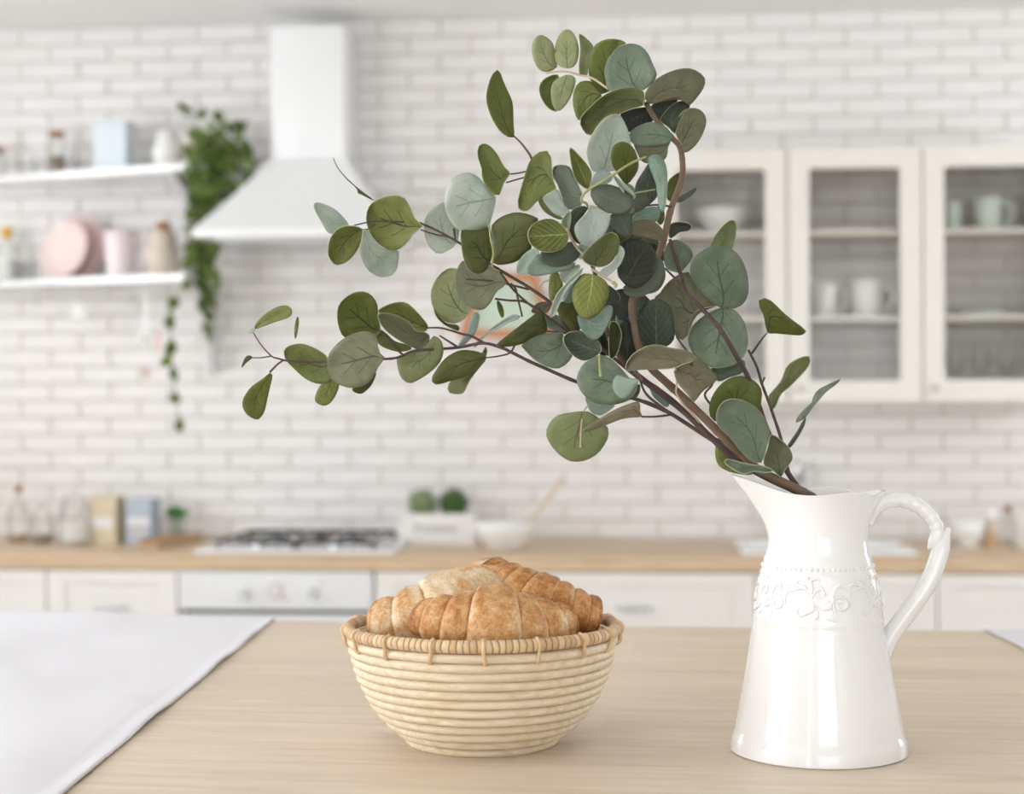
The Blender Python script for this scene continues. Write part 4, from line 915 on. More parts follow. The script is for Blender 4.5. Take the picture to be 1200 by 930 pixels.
def pshape(z, r, ph):
    w = min(1, max(0, (z-zneck)/(zrim-zneck))); w2 = w*w*(3-2*w)
    ds, dh = adiff(ph, math.pi), adiff(ph, 0)
    r2 = r+w2*w*(35*kp*math.exp(-(ds/0.52)**2)+14*kp*math.exp(-(dh/0.45)**2))
    wave = 22*kp*math.exp(-(ds/0.62)**2)+3.2*kp*math.exp(-(dh/0.5)**2)+4.0*kp*math.exp(-(adiff(ph, -1.15)/0.42)**2)+4.0*kp*math.exp(-(adiff(ph, 1.15)/0.42)**2)-3.0*kp*math.exp(-(adiff(ph, -0.52)/0.24)**2)-3.0*kp*math.exp(-(adiff(ph, 0.52)/0.24)**2)
    return r2, z+wave*w2*w
mb = MB(); NP = 120; vs, fs = [], []
loops = [(z, r, 0) for z, r in fine]+[(z+0.0007, r-0.0008, 1) for z, r in fine[-1:]]+[(z+0.0007, r-0.0026, 1) for z, r in fine[-1:]]+[(z, r-0.0035, 1) for z, r in reversed(fine) if z > 0.01]
for z, r, _ in loops:
    for q in range(NP):
        ph = 2*math.pi*q/NP; rr, zz = pshape(z, r, ph); vs.append((rr*math.cos(ph), rr*math.sin(ph), zz))
for l in range(len(loops)-1):
    for q in range(NP): k = (q+1) % NP; fs.append((l*NP+q, l*NP+k, l*NP+NP+k, l*NP+NP+q))
fs.append(tuple(range(NP))[::-1]); fs.append(tuple(range((len(loops)-1)*NP, len(loops)*NP)))
mb.add(vs, fs).build('body', MT['ceramic'], pt, world=False, smooth=True, angle=50)
def rad_at(z):
    for (z0, r0), (z1, r1) in zip(PR, PR[1:]):
        if z <= z1: return r0+(r1-r0)*(z-z0)/(z1-z0)
    return PR[-1][1]
def onsurf(ph, z, out=0.0002):
    r = rad_at(z)+out; return Vector((r*math.cos(ph), r*math.sin(ph), z))
mb = MB()
for q in range(64):
    p = onsurf(2*math.pi*q/64, Z_(661.5), -0.0002)
    mb.lathe([(0, -0.0021), (0.0012, -0.0016), (0.0017, 0), (0.0012, 0.0016), (0, 0.0021)], 8, p)
mb.build('bead_row', MT['ceramic'], pt, world=False, smooth=True)
mb = MB(); zm = Z_(696); r0 = rad_at(zm)
def strip(pts, rr):   # pts in millimetres (along the surface, up)
    sp = crspline([Vector((a, b, 0)) for a, b in pts], 5); n = len(sp)
    mb.tube([onsurf(ph0+p.x/1000/r0, zm+p.y/1000) for p in sp], [max(0.0004, rr*min(1.0, 0.35+1.6*min(k, n-1-k)/n)) for k in range(n)], 7)
for u in range(6):
    ph0 = math.radians(-76+u*60)
    sp = [((2.2+7.2*(k/16))*math.cos(0.6+k*0.62)-4, (1.4+7.2*(k/16))*math.sin(0.6+k*0.62)-3) for k in range(17)]
    strip(sp, 0.0017)
    strip([(-9, -14), (-11, -4), (-11, 6), (-7, 13), (-2, 14), (-1, 10), (-4, 8)], 0.0016)
    strip([(-14, -12), (-13, -16), (-9, -18)], 0.0014); strip([(1, 12), (5, 9), (5, 4)], 0.0012)
    for bx, by, tx, ty in ((22, 12, 6, 13), (24, 10, 5, 0), (26, 16, 16, 18), (28, 18, 26, 20), (31, 17, 36, 19)):
        strip([(30, 2), ((30+bx)/2, (2+by)/2+3), (bx-2, by+2), (tx+1, (by+ty)/2+2), (tx, ty-5)], 0.0017)
    strip([(30, 2), (33, 8), (39, 12), (42, 7), (38, 4), (36, 8)], 0.0016)
    strip([(30, 0), (36, -5), (44, -7), (48, -3), (45, 0), (42, -3)], 0.0016)
    strip([(20, -14), (26, -11), (32, -7), (31, -1)], 0.0016); strip([(33, -16), (36, -12), (35, -7)], 0.0015); strip([(20, -14), (17, -10), (19, -6)], 0.0013)
mb.build('scroll_relief', MT['ceramic'], pt, world=False, smooth=True)
def hp(px, py): return Vector(((px-957)*kp, 0, Z_(py)))
up = crspline([hp(1012, 612), hp(1020, 598), hp(1033, 588.5), hp(1051, 585.5), hp(1069, 590), hp(1085, 601), hp(1095, 615), hp(1097, 628), hp(1091, 638), hp(1086, 643)], 8)
n = len(up); rad = []
for i in range(n):
    t = i/(n-1); r = 9.5-1.6*t
    if t < 0.25: r = 10.5-3*t
    if 0.30 < t < 0.74: r *= 1+0.055*math.sin((t-0.30)/0.44*math.pi*2*6)
    if t > 0.80: r *= max(0.16, 1-((t-0.80)/0.2)**1.6)
    rad.append(r*kp)
MB().tube(up, rad, 14, flat=(0, 1, 0)).build('upper_handle', MT['ceramic'], pt, world=False, smooth=True)
lo_ = crspline([hp(1112, 619), hp(1106.5, 628), hp(1102, 642), hp(1098, 655), hp(1089, 678), hp(1074, 702), hp(1056, 726), hp(1043, 744), hp(1036, 758), hp(1030, 772)], 8)
n = len(lo_); rad = [(2.2+8.2*min(1, (i/(n-1))/0.22)+0.6*(i/(n-1)))*kp for i in range(n)]
MB().tube(lo_, rad, 14, flat=(0, 1, 0)).build('lower_handle', MT['ceramic'], pt, world=False, smooth=True)
# ================================================================== eucalyptus branches in the pitcher
D0 = kp*FPX
# crops of the photograph that the outlines were measured in: origin in the 1200 x 930 frame, six units to a pixel
TILE = dict(A=(560, 30), B=(680, 40), C=(360, 170), D=(500, 160), E=(640, 160), F=(260, 340), G=(420, 320), H=(580, 280), I=(740, 250), J=(620, 400), K=(740, 380), L=(800, 440))
BR = {}
mouth = pt.location+Vector((0, 0, Z_(640)))
for key, lab in (('u', 'tall eucalyptus branch curving up to the topmost leaf cluster'), ('c', 'bushy eucalyptus branch with blue-green leaves in the centre of the bouquet'),
                 ('m', 'eucalyptus branch with round olive leaves reaching left at mid height'), ('w', 'long low eucalyptus branch reaching furthest left'),
                 ('r', 'eucalyptus branch with big grey-green leaves on the right side'), ('s', 'thin eucalyptus twig at the far right above the pitcher')):
    BR[key] = thing('eucalyptus_branch', mouth, lab, 'branch', 'eucalyptus branches in the white pitcher')
def leaf(br, tile, m, dmm, pts, gxy=None, cup=None):
    ox, oy = TILE[tile]; rnd = random.Random(sum(int(a*7+b*13) for a, b in pts))
    P = [Vector((ox+a/6, oy+b/6, 0)) for a, b in pts]; base = P[0]
    sp = crspline(P, 4, closed=True)
    ti = max(range(len(sp)), key=lambda i: (sp[i]-base).length)
    def resample(c, n):
        ds = [0.0]
        for a, b in zip(c, c[1:]): ds.append(ds[-1]+(b-a).length)
        out = []; k = 0
        for i in range(n+1):
            t = ds[-1]*i/n
            while k < len(ds)-2 and ds[k+1] < t: k += 1
            f = (t-ds[k])/max(1e-9, ds[k+1]-ds[k]); out.append(c[k].lerp(c[k+1], f))
        return out
    NU, NV = 14, 8
    R = resample(sp[:ti+1], NU); Lf = resample([sp[0]]+sp[:ti-1:-1], NU)
    size = max((p-base).length for p in sp); cx = sum(p.x for p in sp)/len(sp); cy = sum(p.y for p in sp)/len(sp)
    if gxy is None: gxy = (rnd.uniform(-0.45, 0.45), rnd.uniform(-0.35, 0.5))
    if cup is None: cup = rnd.uniform(-0.10, 0.12)
    kd = D0/FPX; vs, uv, fs = [], [], []
    def depth(x, y, u, v):
        return D0+dmm/1000+kd*(gxy[0]*(x-cx)+gxy[1]*(y-cy))+kd*size*(cup*(1-(2*v-1)**2)+0.05*math.sin(u*3.1)*cup*4+0.012*math.sin(u*9+v*5))+kd*size*0.025*(1-abs(2*v-1))**2
    rows = []
    for i in range(NU+1):
        row = []
        for j in range(NV+1):
            if i in (0, NU) and j > 0: row.append(row[0]); continue
            v = j/NV; p = Lf[i].lerp(R[i], v)
            row.append(len(vs)); vs.append(at(p.x, p.y, depth(p.x, p.y, i/NU, v))); uv.append((i/NU, v if i not in (0, NU) else 0.5))
        rows.append(row)
    for i in range(NU):
        for j in range(NV):
            f = []
            for q in (rows[i][j], rows[i][j+1], rows[i+1][j+1], rows[i+1][j]):
                if q not in f: f.append(q)
            if len(f) > 2: fs.append(tuple(f))
    par = BR[br]; me = bpy.data.meshes.new('leaf'); me.from_pydata([tuple(p-par.location) for p in vs], [], fs)
    ul = me.uv_layers.new(name='UVMap')
    for lp in me.loops: ul.data[lp.index].uv = uv[lp.vertex_index]
    me.polygons.foreach_set('use_smooth', [True]*len(me.polygons)); me.materials.append(LM[m])
    o = bpy.data.objects.new('leaf', me); COL.objects.link(o); o.parent = par
    md = o.modifiers.new('thickness', 'SOLIDIFY'); md.thickness = 0.0008; md.offset = 0; me.materials.append(RIMM); md.material_offset_rim = 1
    return o
def twig(br, m, pts, r0, r1, name='twig', n=8, knots=False):
    """pts: (px, py, depth offset in mm); radius in pixels from the first to the last point"""
    kd = D0/FPX; sp = crspline([at(x, y, D0+d/1000) for x, y, d in pts], 6); N = len(sp)
    rad = [(r0+(r1-r0)*i/(N-1))*kd*(1+(0.10 if knots and i % 11 == 0 else 0)+0.05*noise.noise(Vector((i*0.9, r0, r1)))) for i in range(N)]
    return MB().tube(sp, rad, n).build(name, MT[m], BR[br], smooth=True)
# ---------------- stems (first point far end, last point inside the pitcher)
INS = [(958, 592, 0), (985, 660, 0)]
twig('u', 'stem1', [(757, 121, 0), (770, 142, -3), (788, 162, -6), (797, 173, -8), (800, 193, -10), (799, 210, -10), (793, 227, -10), (787, 243, -12), (782, 262, -12), (777, 284, -12), (768, 306, -10), (753, 330, -8), (741, 352, -8), (742, 375, -10), (748, 405, -12), (760, 428, -14), (780, 447, -16), (800, 465, -18), (833, 497, -18), (853, 517, -16), (873, 535, -12), (893, 553, -6), (942, 577, 0)]+INS, 3.0, 5.6, 'stem', 10, True)
twig('c', 'stem2', [(690, 300, -70), (700, 330, -50), (708, 370, -30), (715, 400, -14), (732, 425, -6), (752, 443, -4), (785, 467, -4), (810, 490, -4), (838, 517, -4), (868, 542, 0), (900, 560, 3), (938, 578, 5)]+[(955, 594, 4), (975, 660, 6)], 2.2, 4.6, 'stem', 10, True)
twig('m', 'stem3', [(492, 261, 0), (510, 269, 0), (523, 276, 0), (539, 285, 0), (560, 300, 2), (582, 314, 2), (604, 327, 0), (622, 338, -2), (647, 356, -2), (663, 373, 0), (677, 387, 2), (710, 412, 6), (750, 444, 8), (790, 474, 8), (830, 508, 8), (870, 540, 8), (910, 564, 8), (940, 580, 8), (955, 596, 8), (970, 660, 8)], 1.2, 3.0, 'stem', 8, True)
twig('w', 'stem3', [(333, 422, 0), (360, 424, 2), (402, 423, -4), (440, 421, -6), (465, 419, -6), (485, 411, -4), (510, 409, 0), (537, 407, 2), (566, 402, 2), (587, 407, 2), (598, 412, 2), (620, 423, 2), (638, 431, 2), (675, 447, 4), (710, 458, 6), (747, 468, 6), (770, 477, 6), (787, 485, 6), (818, 505, 4), (845, 522, 4), (880, 546, 4), (935, 578, 6), (952, 596, 10), (965, 660, 10)], 1.2, 2.8, 'stem', 8, True)
twig('r', 'stem2', [(785, 280, 0), (790, 298, 0), (798, 322, -8), (805, 342, -18), (823, 362, -22), (840, 380, -24), (852, 398, -24), (863, 417, -22), (875, 438, -14), (886, 465, -2), (898, 500, 4), (915, 540, 8), (938, 575, 10), (955, 596, 12), (990, 660, 10)], 2.0, 3.6, 'stem', 8, True)
twig('s', 'stem3', [(877, 410, 2), (887, 430, 4), (893, 450, 5), (903, 477, 6), (915, 513, 8), (921, 540, 8), (928, 563, 10), (946, 590, 12), (1000, 660, 14)], 1.5, 2.2, 'stem', 8, True)
for a in [('r', 'stem3', [(779, 314, -14), (798, 333, -16), (806, 343, -18)], 1.4, 2.0), ('c', 'stem3', [(750, 445, -2), (755, 458, -2), (764, 468, 0), (787, 485, 2), (818, 505, 2), (840, 520, 0)], 1.6, 2.4),
          ('m', 'stem3', [(583, 313, 4), (594, 330, 4), (607, 345, 4), (625, 360, 2), (643, 372, 0), (663, 387, 0), (690, 402, 4)], 1.4, 1.8), ('m', 'stem3', [(580, 350, 2), (597, 352, 2), (613, 353, 2), (630, 362, 2), (643, 372, 2)], 1.5, 1.6),
          ('m', 'stem3', [(612, 371, 6), (607, 350, 4), (604, 338, 4), (598, 332, 4)], 1.3, 1.6), ('m', 'stem3', [(546, 327, -6), (575, 329, -4), (600, 334, 0), (620, 339, 0)], 1.0, 1.6),
          ('m', 'stem3', [(493, 269, 0), (508, 274, 0), (523, 277, 0)], 0.9, 1.2), ('m', 'stem3', [(415, 264, 6), (428, 261, 6), (440, 259, 6), (492, 261, 2)], 0.9, 1.2), ('m', 'stem3', [(424, 269, 4), (432, 268, 6), (440, 262, 6)], 0.9, 1.0),
          ('m', 'stem3', [(532, 268, 4), (533, 276, 2), (534, 283, 0)], 1.6, 1.0), ('m', 'stem3', [(602, 159, 25), (611, 168, 18), (620, 180, 0), (623, 186, -10)], 1.1, 1.9), ('m', 'stem3', [(596, 204, -14), (606, 203, -16), (616, 201, -20)], 1.0, 1.2), ('m', 'stem3', [(593, 214, -8), (603, 211, -10), (614, 208, -16)], 1.0, 1.2),
          ('m', 'stem4', [(573, 263, -22), (575, 280, -24), (578, 295, -24), (577, 312, -20), (585, 318, 0)], 1.2, 1.5),
          ('w', 'stem3', [(502, 384, 4), (515, 384, 2), (528, 387, 2), (541, 391, 2), (553, 394, 2), (568, 402, 2)], 1.1, 1.9), ('w', 'stem3', [(515, 393, -2), (526, 400, 0), (537, 407, 2)], 1.0, 1.8), ('w', 'stem3', [(445, 388, 2), (456, 398, 2), (467, 411, 0), (473, 416, -4)], 1.0, 1.6),
          ('w', 'stem3', [(333, 422, 0), (326, 420, 0), (318, 417, 0), (306, 404, 0), (297, 390, 0)], 1.4, 0.7), ('w', 'stem3', [(318, 417, 0), (306, 419, 0), (295, 419, 0)], 1.0, 0.7), ('w', 'stem3', [(332, 422, 0), (325, 427, 0), (316, 436, 0)], 1.1, 1.5),
          ('w', 'stem3', [(570, 419, -8), (585, 417, -2), (598, 413, 2), (603, 404, 2)], 0.9, 1.5), ('w', 'stem3', [(640, 388, -22), (655, 389, -16), (668, 392, -6), (690, 400, 4)], 1.2, 1.8), ('w', 'stem3', [(747, 468, 6), (762, 472, 6), (787, 485, 6)], 1.6, 1.8),
          ('w', 'stem3', [(752, 488, -26), (768, 488, -14), (785, 486, 2)], 1.3, 1.6), ('w', 'stem5', [(693, 470, -14), (684, 482, -20), (681, 500, -24), (680, 524, -24)], 1.3, 0.9),
          ('c', 'stem4', [(757, 184, -70), (740, 191, -76), (718, 205, -78), (700, 216, -76), (690, 222, -72), (683, 229, -70), (682, 236, -68), (688, 240, -66), (692, 262, -60), (690, 300, -64)], 1.5, 1.8), ('c', 'stem4', [(744, 226, -74), (756, 224, -74), (768, 222, -72)], 0.9, 1.0),
          ('c', 'stem5', [(693, 315, -74), (705, 322, -76), (719, 331, -78)], 2.0, 1.2), ('c', 'stem4', [(719, 331, -78), (722, 334, -80), (720, 337, -80)], 2.6, 1.6), ('c', 'stem5', [(664, 268, -72), (668, 276, -66), (676, 290, -56), (690, 305, -60)], 2.2, 1.5), ('c', 'stem5', [(660, 338, -10), (648, 329, -10), (637, 330, -8), (632, 336, -4)], 2.0, 1.3),
          ('c', 'stem4', [(702, 416, -40), (703, 430, -42), (704, 441, -42)], 1.6, 2.2), ('c', 'stem5', [(792, 432, -52), (793, 450, -50), (793, 462, -40), (805, 478, -24), (820, 495, -10)], 1.2, 1.4), ('c', 'stem1', [(752, 445, -30), (746, 437, -36), (740, 425, -20)], 2.4, 3.0),
          ('u', 'stem1', [(757, 121, 0), (770, 118, -2), (785, 114, -3), (797, 113, -3)], 2.0, 1.2), ('u', 'stem5', [(757, 121, 0), (748, 125, -2), (740, 127, -4)], 1.6, 1.0), ('u', 'stem5', [(640, 86, 60), (652, 84, 58), (665, 84, 55), (680, 88, 48), (695, 92, 40), (715, 105, 25), (745, 118, 8), (757, 121, 0)], 1.2, 2.0), ('u', 'stem3', [(740, 252, -30), (752, 243, -26), (768, 240, -20), (787, 242, -14)], 1.0, 1.6),
          ('s', 'stem3', [(899, 390, 4), (893, 397, 4), (886, 407, 4), (881, 414, 4)], 0.9, 1.9), ('s', 'stem3', [(896, 442, 4), (893, 450, 5)], 1.6, 0.8), ('s', 'stem3', [(944, 489, 6), (935, 505, 7), (926, 522, 8), (921, 530, 8)], 0.9, 1.4), ('r', 'stem3', [(793, 395, 0), (806, 412, 0), (822, 430, 2), (835, 448, 4), (826, 462, 6), (834, 476, 6), (848, 500, 6)], 1.3, 1.8)]:
    twig(*a[:3], a[3]*0.85, a[4]*0.85)
# ---------------- leaves: branch, crop, kind, depth offset in mm, outline from the petiole round
LEAVES = [
 # top cluster
 ('u','A','l',62,[(555,290),(490,325),(435,310),(395,250),(380,170),(395,100),(435,68),(480,80),(525,120),(540,180),(545,240)]),
 ('u','A','l',58,[(630,297),(575,285),(545,240),(540,170),(560,90),(600,38),(630,28),(665,45),(700,110),(710,180),(700,250),(670,292)]),
 ('u','A','l',50,[(740,355),(715,340),(710,270),(720,180),(715,110),(710,65),(725,60),(770,95),(812,145),(800,190),(785,240),(775,300),(770,350)]),
 ('u','A','o',62,[(560,345),(500,355),(450,390),(430,440),(445,510),(490,575),(540,603),(565,590),(575,530),(580,450),(575,390)]),
 ('u','A','l',56,[(620,348),(560,375),(525,410),(513,470),(525,550),(555,598),(600,580),(650,510),(680,430),(687,370),(660,350)]),
 ('u','A','o',40,[(905,470),(850,482),(810,430),(780,340),(778,250),(800,170),(850,115),(920,93),(990,97),(1040,122),(1060,200),(1040,320),(970,430)]),
 ('u','A','o',48,[(870,500),(800,400),(750,388),(700,410),(670,490),(675,580),(705,660),(760,650),(830,590)]),
 ('u','B','s',8,[(405,385),(300,385),(200,400),(180,340),(170,260),(190,180),(250,105),(330,68),(410,75),(470,125),(510,210),(540,290),(500,350),(440,395)]),
 ('u','B','g',0,[(480,490),(455,420),(490,360),(550,305),(640,260),(730,240),(800,250),(860,290),(878,330),(860,390),(800,470),(765,500),(700,460),(600,470)]),
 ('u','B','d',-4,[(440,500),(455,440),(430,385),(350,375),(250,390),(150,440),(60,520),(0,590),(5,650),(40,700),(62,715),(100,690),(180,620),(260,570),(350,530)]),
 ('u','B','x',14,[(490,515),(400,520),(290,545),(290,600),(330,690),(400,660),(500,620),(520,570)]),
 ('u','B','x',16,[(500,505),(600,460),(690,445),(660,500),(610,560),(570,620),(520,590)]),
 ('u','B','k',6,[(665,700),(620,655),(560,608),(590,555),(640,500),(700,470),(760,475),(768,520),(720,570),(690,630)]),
 ('u','B','g',16,[(712,770),(680,720),(665,660),(685,590),(730,535),(800,518),(860,545),(887,600),(870,680),(820,770),(760,825),(728,835),(718,800)]),
 ('u','B','s',-22,[(645,735),(620,670),(560,630),(490,618),(420,640),(360,680),(345,720),(370,770),(430,790),(520,788),(600,775)]),
 ('u','B','g',-14,[(640,745),(560,775),(470,780),(380,770),(400,830),(440,900),(520,905),(590,885),(612,840),(615,790)]),
 ('c','B','m',-26,[(160,965),(90,965),(60,900),(45,840),(60,760),(110,660),(170,590),(230,563),(280,572),(315,630),(340,690),(355,760),(350,850),(300,930),(220,960)]),
 ('c','E','o',-52,[(565,335),(530,300),(490,240),(462,190),(455,130),(470,70),(520,40),(570,45),(620,90),(648,170),(645,230),(610,290)]),
 # central bush
 ('m','A','o',28,[(255,785),(205,780),(150,735),(100,655),(65,560),(60,480),(85,380),(120,320),(150,318),(170,370),(205,450),(240,530),(248,600),(250,700)]),
 ('c','E','v',-72,[(295,370),(240,340),(200,290),(175,190),(163,88),(185,85),(240,140),(290,200),(320,260),(312,330)]),
 ('c','E','k',-62,[(255,405),(220,330),(190,260),(160,210),(90,198),(45,220),(45,280),(80,340),(110,430),(140,500),(200,515),(245,480)]),
 ('c','D','m',-42,[(1005,530),(990,490),(950,440),(920,370),(870,390),(815,430),(850,490),(890,535),(940,558)]),
 ('c','D','d',-32,[(965,575),(910,545),(860,500),(820,425),(785,450),(820,520),(880,562),(940,585)]),
 ('c','E','k',-72,[(325,360),(420,335),(500,355),(570,390),(610,430),(617,470),(590,520),(520,545),(430,535),(360,490),(320,430),(316,395)]),
 ('c','E','m',-76,[(468,272),(500,290),(560,340),(615,395),(627,425),(600,442),(570,425),(515,355)]),
 ('c','E','b',-52,[(318,350),(335,275),(385,232),(440,245),(465,300),(400,345)]),
 ('c','E','t',-72,[(722,150),(770,120),(820,155),(848,230),(851,330),(845,440),(825,532),(800,512),(785,430),(775,340),(745,260),(722,200)]),
 ('c','E','k',-56,[(740,170),(690,235),(640,310),(620,380),(615,450),(630,530),(720,480),(780,420),(790,330),(770,240)]),
 ('u','E','o',14,[(915,450),(940,380),(950,300),(942,252),(890,280),(855,320),(845,400),(860,450)]),
 ('u','E','k',0,[(918,458),(930,430),(1000,390),(1056,360),(1046,388),(1000,428),(950,458)]),
 ('u','E','n',-36,[(842,728),(790,732),(700,712),(595,692),(598,640),(620,595),(680,580),(750,590),(810,640),(838,690)]),
 ('u','E','x',6,[(868,712),(862,650),(880,610),(940,600),(1000,610),(1021,630),(1000,662),(940,672),(900,702)]),
 ('c','E','k',-42,[(592,705),(540,700),(480,660),(448,610),(455,550),(530,540),(592,535),(604,620)]),
 ('c','E','t',-28,[(610,600),(620,550),(650,520),(720,495),(790,500),(800,560),(760,605),(690,590)]),
 ('c','E','o',-10,[(800,620),(770,580),(760,520),(790,490),(830,520),(830,590)]),
 ('c','E','b',-77,[(308,482),(290,530),(230,590),(200,640),(215,710),(260,760),(320,775),(380,730),(430,650),(450,590),(450,545),(400,520),(350,492)]),
 ('c','D','k',-64,[(1135,500),(1070,488),(1010,530),(995,590),(1000,660),(1035,730),(1085,758),(1070,700),(1060,640),(1090,570)]),
 ('c','D','s',-68,[(995,665),(960,650),(948,610),(962,565),(1005,528),(1015,580),(1008,630)]),
 ('c','D','v',-74,[(995,680),(950,620),(900,585),(850,577),(780,595),(725,640),(713,700),(735,760),(800,805),(870,812),(940,795),(990,740)]),
 ('c','H','k',-56,[(590,70),(540,20),(500,30),(430,70),(330,88),(316,130),(340,170),(400,196),(480,192),(550,162),(597,112)]),
 ('c','H','t',-48,[(565,165),(520,170),(420,185),(340,150),(320,105),(285,110),(230,160),(222,230),(280,260),(350,252),(440,232),(520,215),(555,195)]),
 ('c','H','m',-22,[(310,95),(270,65),(200,110),(155,180),(155,240),(190,250),(240,240),(280,170)]),
 ('c','E','d',-77,[(350,915),(280,890),(252,850),(290,790),(370,720),(440,675),(490,685),(512,730),(505,800),(470,870),(410,912)]),
 ('c','E','m',-69,[(395,930),(460,890),(505,820),(517,765),(548,790),(551,830),(520,900),(470,950),(420,985),(375,965)]),
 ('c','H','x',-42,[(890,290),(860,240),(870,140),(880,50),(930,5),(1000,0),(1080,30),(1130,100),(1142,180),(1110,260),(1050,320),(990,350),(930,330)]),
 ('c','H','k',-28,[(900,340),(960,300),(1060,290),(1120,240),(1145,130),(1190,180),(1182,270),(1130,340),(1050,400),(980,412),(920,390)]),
 ('c','H','v',-74,[(688,252),(620,245),(570,290),(545,360),(550,450),(590,530),(650,560),(720,530),(780,450),(803,370),(790,310),(740,265)]),
 ('c','H','t',-62,[(640,540),(580,525),(590,600),(630,670),(690,710),(740,690),(790,610),(827,520),(815,465),(760,480),(700,520)]),
 ('c','H','b',-68,[(622,200),(560,250),(500,310),(440,380),(410,440),(390,520),(384,552),(410,548),(440,490),(480,400),(522,335),(585,272)]),
 ('c','H','t',-50,[(600,220),(550,270),(500,370),(478,430),(540,445),(575,360)]),
 ('c','H','m',-32,[(600,185),(540,190),(460,230),(470,290),(520,310),(570,250)]),
 ('c','E','b',-48,[(370,745),(320,760),(230,760),(215,820),(240,860),(300,840)]),
 ('c','H','x',-46,[(790,320),(860,370),(880,420),(850,450),(780,485),(770,430),(800,380)]),
 ('c','H','o',-16,[(415,430),(385,420),(378,330),(395,240),(440,235),(475,300),(470,370)]),
 ('c','H','d',-34,[(590,650),(540,640),(450,530),(440,470),(490,435),(550,440),(590,540)]),
 ('w','H','n',10,[(400,455),(350,440),(290,455),(255,510),(300,525),(370,515)]),
 ('w','H','s',4,[(545,650),(460,655),(370,620),(350,560),(420,530),(500,570)]),
 ('w','H','d',-26,[(368,650),(362,600),(350,540),(310,512),(240,560),(150,630),(60,700),(8,746),(60,756),(180,740),(280,680),(350,662)]),
 ('w','H','s',-16,[(480,660),(380,662),(280,668),(188,740),(220,790),(280,850),(370,900),(450,910),(500,880),(545,825),(510,760),(485,700)]),
 ('c','H','k',-32,[(745,790),(742,740),(700,690),(650,660),(580,645),(510,660),(480,700),(500,760),(550,820),(620,855),(680,840),(725,812)]),
 ('c','H','d',-20,[(810,840),(800,740),(800,640),(815,580),(860,590),(890,660),(880,740),(850,820)]),
 ('c','H','x',-4,[(920,860),(870,780),(860,680),(880,600),(930,570),(980,660),(1000,780),(960,850)]),
 ('c','H','t',4,[(880,620),(850,560),(860,500),(900,470),(930,530),(920,600)]),
 # leaves reaching left at mid height
 ('m','D','o',-16,[(586,260),(540,205),(500,130),(450,70),(400,48),(360,80),(360,150),(385,220),(390,290),(420,350),(460,395),(500,420),(520,390),(545,320)]),
 ('m','D','o',-26,[(908,360),(888,300),(880,200),(870,130),(840,98),(770,120),(720,180),(690,270),(660,370),(638,470),(650,510),(690,525),(730,505),(780,450),(850,412)]),
 ('m','D','m',-12,[(485,428),(430,370),(380,300),(310,255),(240,260),(170,310),(135,400),(130,490),(160,580),(210,645),(290,673),(370,665),(430,640),(460,550)]),
 ('m','D','m',12,[(215,745),(170,785),(110,820),(50,810),(0,740),(-20,640),(0,550),(60,490),(125,460),(190,500),(230,600)]),
 ('m','D','d',-20,[(450,870),(462,760),(440,640),(380,655),(300,660),(243,660),(243,760),(260,860),(290,930),(340,965),(405,950)]),
 ('m','D','d',-15,[(465,885),(472,780),(455,640),(500,580),(570,545),(640,533),(720,550),(790,585),(760,650),(740,720),(740,780),(690,835),(620,882),(530,898)]),
 ('m','C','o',0,[(810,570),(760,520),(720,430),(680,370),(620,353),(540,365),(460,400),(420,470),(418,550),(450,630),(510,700),(580,738),(640,735),(700,690),(750,620)]),
 ('m','C','o',4,[(388,590),(340,570),(260,568),(200,600),(155,670),(145,760),(170,815),(205,842),(270,825),(330,770),(370,700),(385,640)]),
 ('m','C','m',12,[(290,560),(240,490),(170,435),(80,403),(45,420),(60,470),(100,540),(150,620),(210,610),(250,585)]),
 ('m','C','m',16,[(400,590),(440,610),(480,680),(540,730),(640,738),(640,820),(620,890),(560,925),(490,920),(420,870),(380,790),(370,740),(385,650)]),
 ('m','C','d',6,[(472,390),(400,337),(340,290),(270,225),(215,160),(183,90),(197,125),(228,178),(283,242),(352,305),(348,330),(380,345)]),
 ('m','G','l',22,[(780,280),(800,180),(780,60),(720,-20),(640,-35),(570,10),(525,80),(508,150),(520,230),(560,300),(620,345),(680,355),(740,325)]),
 ('m','G','o',30,[(705,405),(700,365),(620,350),(560,290),(530,240),(545,300),(590,350),(640,382)]),
 ('m','G','g',0,[(1040,70),(980,-20),(900,-60),(800,-85),(740,-90),(700,-40),(680,60),(700,150),(750,220),(830,258),(890,250),(940,190),(970,130),(1020,95)]),
 ('m','G','o',8,[(975,200),(990,200),(1015,240),(1022,290),(1010,312),(985,270)]),
 # low branch reaching furthest left
 ('w','F','o',0,[(230,275),(240,235),(290,180),(360,130),(430,107),(475,115),(495,145),(485,180),(450,200),(370,225),(290,255)]),
 ('w','F','m',2,[(228,285),(232,262),(205,272),(185,298),(210,302)]),
 ('w','F','o',4,[(516,340),(510,290),(517,230),(533,185),(539,220),(534,270),(524,320)]),
 ('w','F','d',0,[(215,470),(185,458),(160,480),(140,542),(165,515),(195,490)]),
 ('w','F','o',0,[(340,578),(290,620),(210,675),(155,750),(143,810),(170,865),(230,905),(265,900),(300,850),(320,760),(340,670),(356,600)]),
 ('w','F','o',2,[(750,505),(735,460),(660,410),(560,375),(470,392),(435,430),(450,490),(510,555),(600,630),(690,660),(765,640),(765,560)]),
 ('w','F','o',6,[(760,630),(700,660),(665,720),(658,780),(720,810),(770,785),(810,720),(825,660),(800,625)]),
 ('w','F','g',-16,[(1147,475),(1105,430),(1090,340),(1060,300),(980,290),(870,330),(790,395),(745,470),(745,560),(790,640),(870,680),(940,685),(1020,660),(1070,600),(1105,530)]),
 ('w','F','d',10,[(1085,580),(1000,660),(918,690),(930,715),(975,728),(1010,710),(1055,660)]),
